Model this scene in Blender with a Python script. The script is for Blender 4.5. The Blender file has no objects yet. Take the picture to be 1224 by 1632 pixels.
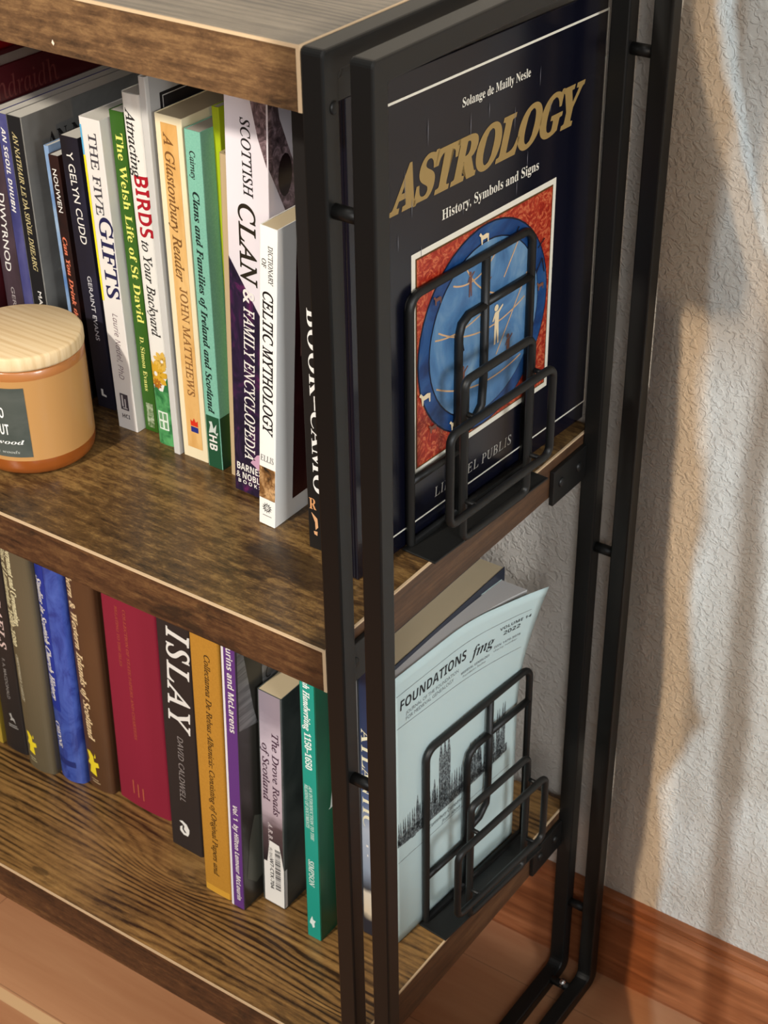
import bpy, bmesh, math, random
from mathutils import Vector, Matrix
random.seed(7)
SC = bpy.context.scene
COL = SC.collection

# ------------------------------------------------------------------ camera
cam_d = bpy.data.cameras.new('camera'); cam = bpy.data.objects.new('camera', cam_d); COL.objects.link(cam)
SC.camera = cam
cam_d.sensor_fit = 'VERTICAL'; cam_d.sensor_height = 24.0; cam_d.sensor_width = 18.0
cam_d.lens = 24.0*2617.33/1632.0
cam_d.shift_x = -51.2/1632.0; cam_d.shift_y = 89.66/1632.0
cam_d.clip_start = .02
cam_d.dof.use_dof = True; cam_d.dof.focus_distance = .94; cam_d.dof.aperture_fstop = 18.0
CP = Vector((0.44044342, -0.55793513, 1.07288254))
RR = Vector((0.82735756, 0.56167096, -0.00227857)); UU = Vector((-0.31971893, 0.47428286, 0.82026555)); FF = Vector((-0.46180003, 0.67792441, -0.57197835))
m3 = Matrix((RR, UU, -FF)).transposed()
cam.matrix_world = Matrix.Translation(CP) @ m3.to_4x4()

# ------------------------------------------------------------------ light + exposure
SC.view_settings.view_transform = 'Standard'; SC.view_settings.look = 'None'
SC.view_settings.exposure = 0.0; SC.view_settings.gamma = 1.0; SC.view_settings.use_curve_mapping = False
W = bpy.data.worlds.new('world'); SC.world = W; W.use_nodes = True
bg = W.node_tree.nodes['Background']; bg.inputs[0].default_value = (1.0, .94, .86, 1); bg.inputs[1].default_value = .21

def aim(o, target):
    d = (Vector(target)-o.location); o.rotation_euler = d.to_track_quat('-Z', 'Y').to_euler()
def lamp(name, typ, loc, target, energy, color, **kw):
    d = bpy.data.lights.new(name, typ); o = bpy.data.objects.new(name, d); COL.objects.link(o)
    o.location = loc; aim(o, target); d.energy = energy; d.color = color
    for k, v in kw.items(): setattr(d, k, v)
    return o
YWALL = .317
def patterned_spot(name, loc, target, energy, color, radius, spread, build):
    """spot lamp with a mask added in its own shader, worked out on the wall behind the case"""
    o = lamp(name, 'SPOT', loc, target, energy, color, spot_size=math.radians(spread), spot_blend=.15, shadow_soft_size=radius)
    d = o.data; d.use_nodes = True; nt = d.node_tree; N = nt.nodes; L = nt.links; em = N['Emission']
    ge = N.new('ShaderNodeNewGeometry'); si = N.new('ShaderNodeSeparateXYZ'); L.new(ge.outputs['Incoming'], si.inputs[0]); spn = N.new('ShaderNodeSeparateXYZ'); L.new(ge.outputs['Position'], spn.inputs[0])
    def M(op, a, b=None, clamp=False):
        n = N.new('ShaderNodeMath'); n.operation = op; n.use_clamp = clamp
        for i, x in enumerate((a, b)):
            if x is None: continue
            if hasattr(x, 'links'): L.new(x, n.inputs[i])
            else: n.inputs[i].default_value = x
        return n.outputs[0]
    k = M('DIVIDE', M('SUBTRACT', YWALL, spn.outputs[1]), si.outputs[1])
    X = M('ADD', spn.outputs[0], M('MULTIPLY', si.outputs[0], k)); Z = M('ADD', spn.outputs[2], M('MULTIPLY', si.outputs[2], k))
    cb = N.new('ShaderNodeCombineXYZ'); L.new(M('MULTIPLY', X, 42.0), cb.inputs[0]); L.new(M('MULTIPLY', Z, 11.0), cb.inputs[1])
    nz = N.new('ShaderNodeTexNoise'); nz.inputs['Scale'].default_value = 1.0; nz.inputs['Detail'].default_value = 2.0; L.new(cb.outputs[0], nz.inputs['Vector'])
    nse = M('SUBTRACT', nz.outputs['Fac'], .5)
    def step(x, e0, e1):
        n = N.new('ShaderNodeMapRange'); n.interpolation_type = 'SMOOTHSTEP'; L.new(x, n.inputs['Value'])
        n.inputs['From Min'].default_value = min(e0, e1); n.inputs['From Max'].default_value = max(e0, e1)
        return n.outputs[0] if e1 > e0 else M('SUBTRACT', 1.0, n.outputs[0])
    def edge(pts):          # X of a drawn line as a function of Z
        n = N.new('ShaderNodeValToRGB'); L.new(M('DIVIDE', Z, .9), n.inputs[0]); e = n.color_ramp.elements
        pts = sorted(pts)
        while len(e) < len(pts): e.new(.5)
        for i, (z, x) in enumerate(pts): e[i].position = z/.9; v = x/.2; e[i].color = (v, v, v, 1)
        return M('MULTIPLY', n.outputs[0], .2)
    L.new(build(M, X, Z, nse, step, edge), em.inputs['Strength'])
    return o
# the room lamp: an added mask keeps its beam off the wall past the bookcase
patterned_spot('room_lamp', (-.33, -1.75, 1.95), (-.25, .1, .45), 190, (1, .92, .80), .05, 46,
    lambda M, X, Z, n, step, edge: M('SUBTRACT', 1.0, M('MULTIPLY', step(X, .036, .046), .96)))
patterned_spot('fill_front_right', (1.05, -1.5, 1.55), (-.1, .1, .5), 58, (.97, .98, 1.0), .22, 50,  # added fill for the right-hand covers, masked off the wall and lower floor
    lambda M, X, Z, n, step, edge: M('MULTIPLY', M('SUBTRACT', 1.0, M('MULTIPLY', step(X, -.03, .03), .92)), M('MAXIMUM', step(Z, -.16, .0), step(X, -.30, -.55))))
patterned_spot('fill_right', (1.55, -.62, 1.15), (-.05, .15, .45), 72, (.95, .98, 1.0), .2, 46,  # second added fill, from further right, masked to miss wall and floor
    lambda M, X, Z, n, step, edge: M('MULTIPLY', M('SUBTRACT', 1.0, M('MULTIPLY', step(X, -.04, .0), .97)), step(Z, -.07, .0)))
lamp('ceiling_light', 'AREA', (-.2, -.5, 2.4), (-.1, .1, .5), 5, (1, .95, .87), shape='DISK', size=.7)
E_WARM = [(.0, .052), (.10, .055), (.15, .058), (.31, .059), (.42, .054), (.52, .052), (.61, .046), (.64, .047)]
E_COOL = [(0, .074), (.125, .077), (.218, .066), (.274, .086), (.296, .094), (.332, .083), (.395, .074), (.464, .076), (.524, .065), (.602, .064)]
E_DARK = [(0, .134), (.086, .130), (.279, .121), (.391, .117), (.491, .112), (.584, .112)]
E_STREAK = [(.62, .118), (.658, .105), (.719, .081), (.765, .065), (.80, .057)]
def warm_gap(M, X, Z, n, step, edge):
    w = M('SUBTRACT', M('ADD', X, M('MULTIPLY', n, .007)), edge(E_WARM)); top = step(M('ADD', Z, M('MULTIPLY', n, .05)), .60, .63)
    main = M('MULTIPLY', M('MULTIPLY', step(w, -.001, .006), M('SUBTRACT', 1.0, M('MULTIPLY', step(w, .016, .030), .5))), M('SUBTRACT', 1.0, top))
    dk = M('ABSOLUTE', M('SUBTRACT', M('ADD', X, M('MULTIPLY', n, .012)), edge(E_DARK))); main = M('MULTIPLY', main, M('SUBTRACT', 1.0, M('MULTIPLY', step(dk, .016, .002), .45)))
    st = M('ABSOLUTE', M('SUBTRACT', M('ADD', X, M('ADD', M('MULTIPLY', n, .012), .011)), edge(E_STREAK))); st = M('MULTIPLY', M('MULTIPLY', step(st, .012, .004), top), .55)
    far = M('MULTIPLY', M('MULTIPLY', step(w, .034, .05), top), .6)
    return M('MAXIMUM', M('ADD', main, far), M('ADD', st, M('MULTIPLY', top, .14)))
def cool_gap(M, X, Z, n, step, edge):
    w = M('SUBTRACT', M('ADD', X, M('MULTIPLY', n, .014)), edge(E_COOL)); top = step(M('ADD', Z, M('MULTIPLY', n, .08)), .56, .62)
    main = M('MULTIPLY', step(w, -.003, .010), M('SUBTRACT', 1.0, M('MULTIPLY', top, .55)))
    dk = M('ABSOLUTE', M('SUBTRACT', M('ADD', X, M('MULTIPLY', n, .012)), edge(E_DARK))); main = M('MULTIPLY', main, M('SUBTRACT', 1.0, M('MULTIPLY', step(dk, .017, .002), .80)))
    st = M('ABSOLUTE', M('SUBTRACT', M('ADD', X, M('MULTIPLY', n, .012)), edge(E_STREAK))); st = M('MULTIPLY', M('MULTIPLY', step(st, .0085, .001), step(Z, .62, .67)), .8)
    return M('MAXIMUM', M('MULTIPLY', main, M('ADD', .8, M('MULTIPLY', n, .9))), st)
patterned_spot('curtain_glow', (1.15, -1.15, 1.15), (.115, .318, .42), 104, (1.0, .70, .42), .006, 50, warm_gap)
patterned_spot('window_daylight', (1.17, -1.15, 1.10), (.115, .318, .42), 138, (.60, .82, 1.0), .014, 50, cool_gap)

# ------------------------------------------------------------------ node materials
def lin(c):
    def f(x):
        x /= 255.0
        return x/12.92 if x <= .04045 else ((x+.055)/1.055)**2.4
    return tuple(f(x) for x in c)+(1,)
MC = {}
def mat(name, rgb, rough=.5, spec=.4, metal=0.0, coat=0.0):
    k = (name, rgb, rough, spec, metal, coat)
    if k in MC: return MC[k]
    m = bpy.data.materials.new(name); m.use_nodes = True; b = m.node_tree.nodes['Principled BSDF']
    b.inputs['Base Color'].default_value = lin(rgb); b.inputs['Roughness'].default_value = rough
    b.inputs['Specular IOR Level'].default_value = spec; b.inputs['Metallic'].default_value = metal
    b.inputs['Coat Weight'].default_value = coat; b.inputs['Coat Roughness'].default_value = .15
    MC[k] = m; return m
class NT:
    def __init__(s, name):
        s.m = bpy.data.materials.new(name); s.m.use_nodes = True; s.t = s.m.node_tree; s.N = s.t.nodes; s.L = s.t.links; s.b = s.N['Principled BSDF']
    def link(s, x, sock):
        if hasattr(x, 'links'): s.L.new(x, sock)
        else: sock.default_value = x
    def coord(s, scale=(1, 1, 1), loc=(0, 0, 0), rot=(0, 0, 0), out='Object'):
        tc = s.N.new('ShaderNodeTexCoord'); mp = s.N.new('ShaderNodeMapping'); s.L.new(tc.outputs[out], mp.inputs[0])
        mp.inputs['Scale'].default_value = scale; mp.inputs['Location'].default_value = loc; mp.inputs['Rotation'].default_value = rot
        return mp.outputs[0]
    def noise(s, vec, scale=1, detail=4, rough=.5, dist=0):
        n = s.N.new('ShaderNodeTexNoise'); s.L.new(vec, n.inputs['Vector'])
        n.inputs['Scale'].default_value = scale; n.inputs['Detail'].default_value = detail; n.inputs['Roughness'].default_value = rough; n.inputs['Distortion'].default_value = dist
        return n.outputs['Fac']
    def wave(s, vec, scale=1, dist=0, detail=2, dscale=1, direction='Y'):
        n = s.N.new('ShaderNodeTexWave'); n.bands_direction = direction; s.L.new(vec, n.inputs['Vector'])
        n.inputs['Scale'].default_value = scale; n.inputs['Distortion'].default_value = dist; n.inputs['Detail'].default_value = detail; n.inputs['Detail Scale'].default_value = dscale
        return n.outputs['Fac']
    def ramp(s, fac, stops):
        n = s.N.new('ShaderNodeValToRGB'); s.L.new(fac, n.inputs[0]); e = n.color_ramp.elements
        while len(e) < len(stops): e.new(.5)
        for i, (p, c) in enumerate(stops): e[i].position = p; e[i].color = lin(c)
        return n.outputs[0]
    def mix(s, fac, a, b, mode='MIX'):
        n = s.N.new('ShaderNodeMix'); n.data_type = 'RGBA'; n.blend_type = mode
        s.link(fac, n.inputs[0]); s.link(a, n.inputs[6]); s.link(b, n.inputs[7]); return n.outputs[2]
    def math(s, op, a, b=0.0, clamp=False):
        n = s.N.new('ShaderNodeMath'); n.operation = op; n.use_clamp = clamp; s.link(a, n.inputs[0]); s.link(b, n.inputs[1]); return n.outputs[0]
    def bump(s, h, strength=.3, dist=.001):
        n = s.N.new('ShaderNodeBump'); n.inputs['Strength'].default_value = strength; n.inputs['Distance'].default_value = dist
        s.L.new(h, n.inputs['Height']); s.L.new(n.outputs[0], s.b.inputs['Normal'])
    def done(s, color, rough=.5, spec=.4):
        s.link(color, s.b.inputs['Base Color']); s.link(rough, s.b.inputs['Roughness']); s.b.inputs['Specular IOR Level'].default_value = spec; return s.m

def rustic(name, along='x', off=(0, 0, 0), dark=(58, 38, 24), mid=(112, 80, 50), light=(152, 116, 74), lines=0.0, rough=.33, knot=None, patch=.7, patches=(), mottle=.3):
    t = NT(name); g = along == 'x'
    sc = lambda a, c: (a, c, c) if g else (c, a, c)
    fine = t.noise(t.coord(sc(16, 330), off), 1, 5, .7, .2)
    med = t.noise(t.coord(sc(5, 70), off), 1, 5, .62, .5)
    broad = t.noise(t.coord(sc(3.5, 12), off), 1, 4, .6, .8)
    mot = t.noise(t.coord(sc(90, 230), off), 1, 7, .8, .25)
    f = t.math('ADD', t.math('ADD', t.math('MULTIPLY', fine, .42), t.math('MULTIPLY', med, .30)), t.math('ADD', t.math('MULTIPLY', broad, .34), t.math('MULTIPLY', t.math('SUBTRACT', mot, .5), mottle)))
    if lines:       # growth-ring lines that flow round a knot
        sp = t.N.new('ShaderNodeSeparateXYZ'); t.L.new(t.coord(), sp.inputs[0])
        ph = t.math('MULTIPLY', sp.outputs[1], 1150.0)
        ph = t.math('ADD', ph, t.math('MULTIPLY', t.noise(t.coord(sc(5, 22), off), 1, 2, .5, .3), 34.0))
        if knot:
            qx = t.math('DIVIDE', t.math('SUBTRACT', sp.outputs[0], knot[0]), knot[2]); qy = t.math('DIVIDE', t.math('SUBTRACT', sp.outputs[1], knot[1]), knot[3])
            q2 = t.math('ADD', t.math('MULTIPLY', qx, qx), t.math('MULTIPLY', qy, qy)); bell = t.math('POWER', 2.718, t.math('MULTIPLY', q2, -1.0))
            ph = t.math('ADD', ph, t.math('MULTIPLY', bell, 30.0))
        sn = t.math('POWER', t.math('ADD', t.math('MULTIPLY', t.math('SINE', ph), .5), .5), 2.2)
        fade = t.math('MULTIPLY', t.ramp(t.noise(t.coord(sc(4, 9), (off[0]+5, off[1], off[2])), 1, 3, .6), [(.36, (40, 40, 40)), (.62, (255, 255, 255))]), lines)
        f = t.math('SUBTRACT', f, t.math('MULTIPLY', t.math('MULTIPLY', sn, fade), .23))
    col = t.ramp(f, [(.36, dark), (.53, mid), (.70, light)])
    blot = t.noise(t.coord(sc(9, 22), (off[0]+3.1, off[1]+1.7, off[2])), 1.0, 7, .72, .6)
    pm = t.ramp(blot, [(.57, (0, 0, 0)), (.66, (255, 255, 255))])
    if patches:     # worn dark spots with a place of their own
        sp = t.N.new('ShaderNodeSeparateXYZ'); t.L.new(t.coord(), sp.inputs[0]); acc = None
        for (px_, py_, sx_, sy_) in patches:
            qx = t.math('DIVIDE', t.math('SUBTRACT', sp.outputs[0], px_), sx_); qy = t.math('DIVIDE', t.math('SUBTRACT', sp.outputs[1], py_), sy_)
            v = t.math('POWER', 2.718, t.math('MULTIPLY', t.math('ADD', t.math('MULTIPLY', qx, qx), t.math('MULTIPLY', qy, qy)), -1.0)); acc = v if acc is None else t.math('ADD', acc, v)
        rag = t.noise(t.coord(sc(60, 190), off), 1, 5, .75, .6)
        pm2 = t.ramp(t.math('MULTIPLY', acc, t.math('MULTIPLY', rag, 1.9)), [(.48, (0, 0, 0)), (.70, (255, 255, 255))])
        pm = t.math('MAXIMUM', pm, pm2)
    col = t.mix(t.math('MULTIPLY', pm, patch), col, lin((36, 25, 17)))
    t.bump(fine, .10, .0004)
    return t.done(col, rough, .45)
M_shelf_top = rustic('rustic_wood_top', 'x', (1.3, .4, 0), (72, 64, 54), (112, 101, 86), (138, 126, 108), .8, .32, None, .12)
M_shelf_mid = rustic('rustic_wood_mid', 'x', (2.3, 1.1, .2), (36, 24, 14), (86, 62, 35), (138, 107, 62), 0, .28, None, .7, ((-.079, .060, .030, .010), (-.045, .052, .040, .016), (-.078, .036, .008, .004)), .8)
M_shelf_low = rustic('rustic_wood_low', 'x', (.35, 2.1, .1), (50, 32, 17), (134, 99, 56), (176, 138, 82), 1.0, .33, (-.208, .066, .050, .016), .5, ((-.29, .012, .010, .004), (-.13, .02, .014, .005), (-.205, .066, .010, .0035)))
M_front = rustic('rustic_wood_front', 'x', (4.2, .3, 2.2), (34, 20, 12), (80, 51, 30), (118, 84, 50), 0, .45, None, .85, (), .6)
M_front_top = rustic('rustic_wood_front_top', 'x', (1.7, .3, 4.2), (44, 30, 18), (100, 72, 46), (142, 108, 70), 0, .45, None, .85, (), .6)  # lighter than the other fronts: the top shelf's stronger light put into the colour
M_side = rustic('rustic_wood_side', 'y', (1.2, .3, 2.9), (42, 27, 17), (80, 55, 37), (110, 80, 54), 0, .45, None, .5)
M_edge = mat('worn_edge', (206, 178, 142), .5, .3)
M_black = mat('black_metal', (18, 18, 17), .45, .42)
M_black2 = mat('black_wire_metal', (20, 20, 19), .48, .42)
M_chrome = mat('chrome', (200, 200, 200), .2, .5, 1.0)

def page_mat(name, rgb, along='X', scale=900):
    t = NT(name); w = t.wave(t.coord(), scale, 1.5, 2, 3, along)
    c = t.mix(t.math('MULTIPLY', w, .28), lin(rgb), lin(tuple(int(x*.72) for x in rgb)))
    return t.done(c, .8, .15)
M_pg = {'white': page_mat('white_pages', (226, 221, 210)), 'cream': page_mat('cream_pages', (205, 186, 152)), 'grey': page_mat('grey_pages', (196, 186, 172))}

# ------------------------------------------------------------------ mesh helpers
def link(name, me, m, parent=None, smooth=False):
    o = bpy.data.objects.new(name, me); COL.objects.link(o)
    if m: 
        for mm in (m if isinstance(m, (list, tuple)) else [m]): me.materials.append(mm)
    if parent: o.parent = parent
    if smooth:
        for p in me.polygons: p.use_smooth = True
    return o
def from_bm(name, bm, m, parent=None, smooth=False, normals=True):
    if normals: bmesh.ops.recalc_face_normals(bm, faces=bm.faces)
    me = bpy.data.meshes.new(name); bm.to_mesh(me); bm.free(); return link(name, me, m, parent, smooth)
def pyd(name, verts, faces, m, parent=None, smooth=False):
    me = bpy.data.meshes.new(name); me.from_pydata([tuple(v) for v in verts], [], faces); me.update(); return link(name, me, m, parent, smooth)
def add_box(bm, lo, hi, bev=0.0, seg=2):
    r = bmesh.ops.create_cube(bm, size=1.0); vs = r['verts']
    for v in vs: v.co = Vector([lo[i]+(v.co[i]+.5)*(hi[i]-lo[i]) for i in range(3)])
    if bev:
        es = list({e for v in vs for e in v.link_edges}); bmesh.ops.bevel(bm, geom=es, offset=bev, segments=seg, affect='EDGES', profile=.5)
def box(name, lo, hi, m, parent=None, bev=0.0, seg=2):
    bm = bmesh.new(); add_box(bm, lo, hi, bev, seg); return from_bm(name, bm, m, parent)
def sweep(bm, pts, r, closed=False, n=10, flat=1.0):
    pts = [Vector(p) for p in pts]; k = len(pts); rings = []
    up = None
    for i in range(k):
        a = pts[(i-1) % k] if closed or i > 0 else pts[i]; b = pts[(i+1) % k] if closed or i < k-1 else pts[i]
        t = (b-a).normalized()
        if up is None: up = t.orthogonal().normalized()
        up = (up - t*up.dot(t)).normalized(); s = t.cross(up)
        rings.append([bm.verts.new(pts[i]+r*(math.cos(2*math.pi*j/n)*up+math.sin(2*math.pi*j/n)*s)) for j in range(n)])
    for i in range(k if closed else k-1):
        A, B = rings[i], rings[(i+1) % k]
        sh = 0
        if closed and i == k-1:
            sh = min(range(n), key=lambda q: (A[0].co-B[q].co).length)
        for j in range(n): bm.faces.new((A[j], A[(j+1) % n], B[(j+1+sh) % n], B[(j+sh) % n]))
    if not closed:
        bm.faces.new(rings[0][::-1]); bm.faces.new(rings[-1])
def empty(name, loc, label=None, cat=None, group=None, rz=0, ry=0):
    o = bpy.data.objects.new(name, None); COL.objects.link(o); o.empty_display_size = .02
    o.location = loc; o.rotation_euler = (0, ry, rz)
    if label: o['label'] = label
    if cat: o['category'] = cat
    if group: o['group'] = group
    return o
def tag(o, label, cat, group=None):
    o['label'] = label; o['category'] = cat
    if group: o['group'] = group
    return o

# ------------------------------------------------------------------ lettering
def styl(s, st):
    if st == 'sans': return s
    base = {'b': (0x1D400, 0x1D41A, 0x1D7CE), 'i': (0x1D434, 0x1D44E, None), 'bi': (0x1D468, 0x1D482, 0x1D7CE), 'sb': (0x1D5D4, 0x1D5EE, 0x1D7EC), 'si': (0x1D608, 0x1D622, None), 'sbi': (0x1D63C, 0x1D656, 0x1D7EC)}[st]
    out = ''
    for ch in s:
        if 'A' <= ch <= 'Z': out += chr(base[0]+ord(ch)-65)
        elif 'a' <= ch <= 'z': out += '\u210e' if (st == 'i' and ch == 'h') else chr(base[1]+ord(ch)-97)
        elif '0' <= ch <= '9' and base[2]: out += chr(base[2]+ord(ch)-48)
        else: out += ch
    return out
TXT = {}
def glyphs(body, st, shear, space, fat=0.0):
    k = (body, st, shear, space, fat)
    if k in TXT: return TXT[k]
    cu = bpy.data.curves.new('t', 'FONT'); cu.body = styl(body, st); cu.size = 1.0; cu.shear = 0; cu.space_character = space; cu.resolution_u = 3; cu.offset = fat
    o = bpy.data.objects.new('t', cu); me = bpy.data.meshes.new_from_object(o)
    vs = [(v.co.x+shear*v.co.y, v.co.y) for v in me.vertices]; fs = [tuple(p.vertices) for p in me.polygons]
    bpy.data.objects.remove(o); bpy.data.curves.remove(cu); bpy.data.meshes.remove(me)
    TXT[k] = (vs, fs); return vs, fs
CAP = {}
def capheight(st):
    if st not in CAP:
        vs, _ = glyphs('H', st, 0, 1); CAP[st] = max(v[1] for v in vs)-min(v[1] for v in vs)
    return CAP[st]
def sliced(P2, F, k=10):
    """cut a flat outline into strips across its height so that it can follow a rounded spine"""
    bm = bmesh.new(); vs = [bm.verts.new((x, y, 0)) for x, y in P2]
    for f in F:
        try: bm.faces.new([vs[i] for i in f])
        except ValueError: pass
    ys = [p[1] for p in P2]; y0, y1 = min(ys), max(ys)
    bmesh.ops.triangulate(bm, faces=bm.faces)
    for i in range(1, k):
        bmesh.ops.bisect_plane(bm, geom=bm.verts[:]+bm.edges[:]+bm.faces[:], plane_co=(0, y0+(y1-y0)*i/k, 0), plane_no=(0, 1, 0))
    bm.verts.index_update(); out = [(v.co.x, v.co.y) for v in bm.verts], [tuple(v.index for v in f.verts) for f in bm.faces]; bm.free(); return out
def lettering(name, parent, m, body, st, mapper, a0, a1, c, cap, shear=0.0, space=1.0, center=True, fat=0.0, rounded=False):
    """mapper(s, t): s runs along the line in metres from a0 to a1, t across (up is +); c = centre line, may be a pair for a slanted line"""
    vs, fs = glyphs(body, st, shear, space, fat)
    if not vs: return None
    if rounded: vs, fs = sliced(vs, fs)
    x0 = min(v[0] for v in vs); x1 = max(v[0] for v in vs); ch = capheight(st); cs = c if isinstance(c, tuple) else (c, c)
    P = []
    for x, y in vs:
        f = (x-x0)/(x1-x0); P.append(mapper(a0+(a1-a0)*f, cs[0]+(cs[1]-cs[0])*f+(y/ch-(.5 if center else 0))*cap))
    return pyd(name, P, fs, m, parent)
def shape(name, parent, m, pts, mapper, rounded=False):
    """flat printed shape; pts list of outlines in mapper space"""
    V, F = [], []
    for o in pts:
        F.append(tuple(range(len(V), len(V)+len(o)))); V += list(o)
    if rounded: V, F = sliced(V, F)
    V = [mapper(*p) for p in V]
    return pyd(name, V, F, m, parent)
def ring2(c, r0, r1, n=56, a0=0, a1=2*math.pi):
    out = []
    for i in range(n):
        t0 = a0+(a1-a0)*i/n; t1 = a0+(a1-a0)*(i+1)/n
        out.append([(c[0]+r0*math.cos(t0), c[1]+r0*math.sin(t0)), (c[0]+r1*math.cos(t0), c[1]+r1*math.sin(t0)), (c[0]+r1*math.cos(t1), c[1]+r1*math.sin(t1)), (c[0]+r0*math.cos(t1), c[1]+r0*math.sin(t1))])
    return out
def disc2(c, r, n=48, sx=1): return [[(c[0]+r*sx*math.cos(2*math.pi*i/n), c[1]+r*math.sin(2*math.pi*i/n)) for i in range(n)]]
def rect2(x0, y0, x1, y1): return [[(x0, y0), (x1, y0), (x1, y1), (x0, y1)]]
def line2(x0, y0, x1, y1, w):
    d = Vector((x1-x0, y1-y0)).normalized()*w*.5; n = (-d.y, d.x)
    return [[(x0-n[0], y0-n[1]), (x1-n[0], y1-n[1]), (x1+n[0], y1+n[1]), (x0+n[0], y0+n[1])]]

# ------------------------------------------------------------------ setting: floor, wall, baseboard
H, ZM, ZB = .8527, .5227, .1812
A, B_, D = .0124, .0266, .298       # tube width, start of the outer loop, depth
YW, YB = .317, .305
def floor_mat():
    t = NT('floor_boards'); g = t.noise(t.coord((5, 60, 60)), 1, 6, .6, .4); gb = t.noise(t.coord((2, 14, 14)), 1, 3, .6, .4)
    br = t.N.new('ShaderNodeTexBrick'); t.L.new(t.coord((1, 1, 1), (.13, -.0145, 0)), br.inputs['Vector'])
    br.inputs['Scale'].default_value = 1.0; br.inputs['Mortar Size'].default_value = .0005; br.inputs['Brick Width'].default_value = .62; br.inputs['Row Height'].default_value = .082
    br.inputs['Color1'].default_value = lin((188, 136, 98)); br.inputs['Color2'].default_value = lin((172, 116, 78)); br.inputs['Mortar'].default_value = lin((96, 58, 38)); br.inputs['Bias'].default_value = 0
    c = t.mix(.5, br.outputs['Color'], t.ramp(t.math('ADD', t.math('MULTIPLY', g, .5), t.math('MULTIPLY', gb, .5)), [(.35, (160, 104, 70)), (.65, (206, 156, 116))]))
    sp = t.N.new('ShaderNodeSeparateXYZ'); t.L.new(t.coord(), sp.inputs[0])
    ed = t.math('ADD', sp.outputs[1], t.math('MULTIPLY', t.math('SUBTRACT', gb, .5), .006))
    lo = t.math('GREATER_THAN', ed, .0030); hi = t.math('LESS_THAN', ed, .0135)       # a narrow paler strip running along x
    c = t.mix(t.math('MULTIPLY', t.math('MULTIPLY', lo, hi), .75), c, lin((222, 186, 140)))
    return t.done(c, .36, .4)
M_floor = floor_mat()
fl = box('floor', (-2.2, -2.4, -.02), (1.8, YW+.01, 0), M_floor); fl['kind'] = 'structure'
def wall_mat():
    t = NT('textured_plaster'); v = t.coord()
    a = t.noise(v, 215, 2.5, .5, .9); b = t.noise(v, 480, 2, .5); c = t.noise(v, 80, 2, .5, .4)
    h = t.ramp(a, [(.47, (0, 0, 0)), (.56, (190, 190, 190)), (.75, (255, 255, 255))])
    h = t.math('ADD', t.math('ADD', t.math('MULTIPLY', h, .55), t.math('MULTIPLY', b, .22)), t.math('MULTIPLY', c, .7))
    t.bump(h, .62, .0022)
    return t.done(t.ramp(t.noise(v, 14, 3), [(.35, (206, 198, 186)), (.65, (216, 210, 200))]), .75, .2)
M_wall = wall_mat()
wl = box('wall_back', (-2.2, YW, 0), (1.8, YW+.06, 2.3), M_wall); wl['kind'] = 'structure'
def bb_mat():
    t = NT('stained_wood_trim'); g = t.noise(t.coord((4, 30, 46)), 2.2, 5, .6, .3)
    return t.done(t.ramp(g, [(.3, (124, 70, 40)), (.6, (172, 106, 66)), (.8, (194, 130, 88))]), .38, .4)
prof = [(YW, .0905), (YW-.0055, .0905), (YW-.0075, .0885), (YW-.008, .084), (YW-.0066, .0815), (YW-.0066, .0795), (YW-.0092, .0785), (YW-.0092, .0765), (YW-.0080, .0755), (YW-.0112, .0715), (YB, .066), (YB, .004), (YB+.0012, 0), (YW, 0)]
V = [(x, y, z) for x in (-2.2, 1.8) for y, z in prof]; n = len(prof)
bb = pyd('baseboard_back', V, [(i, (i+1) % n, n+(i+1) % n, n+i) for i in range(n)], bb_mat()); bb['kind'] = 'structure'

# ------------------------------------------------------------------ the bookcase
case = empty('bookcase', (0, 0, 0), 'rustic brown wooden bookcase with black metal side frame standing on the floor against the wall', 'bookcase')
XL = -.78
for nm, zt, th, mt in (('top', H, .0295, M_shelf_top), ('mid', ZM, .0286, M_shelf_mid), ('low', ZB, .0358, M_shelf_low)):
    bm = bmesh.new(); add_box(bm, (XL, .0012, zt-th), (-.0012, D, zt))
    for f in bm.faces:
        nrm = f.normal
        f.material_index = 0 if abs(nrm.z) > .5 else (1 if abs(nrm.y) > .5 else 2)
    bm.normal_update()
    for f in bm.faces: f.material_index = 0 if abs(f.normal.z) > .5 else (1 if abs(f.normal.y) > .5 else 2)
    mf = M_front_top if nm == 'top' else M_front
    s = from_bm('shelf_board', bm, [mt, mf, M_side], case)
    bm = bmesh.new(); e = .0012
    add_box(bm, (XL, 0, zt-e), (0, e, zt+.0002)); add_box(bm, (-e, e, zt-e), (0, D, zt+.0002)); add_box(bm, (-e*1.6, 0, zt-th), (0, e, zt-e))
    from_bm('edge_banding', bm, M_edge, s)
    # faces inside the banding
    bm = bmesh.new(); add_box(bm, (XL, .0003, zt-th), (-e*1.6, e, zt-e)); from_bm('front_veneer', bm, mf, s)
    bm = bmesh.new(); add_box(bm, (-e, e, zt-th), (-.0002, D, zt-e)); from_bm('end_veneer', bm, M_side, s)
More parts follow.
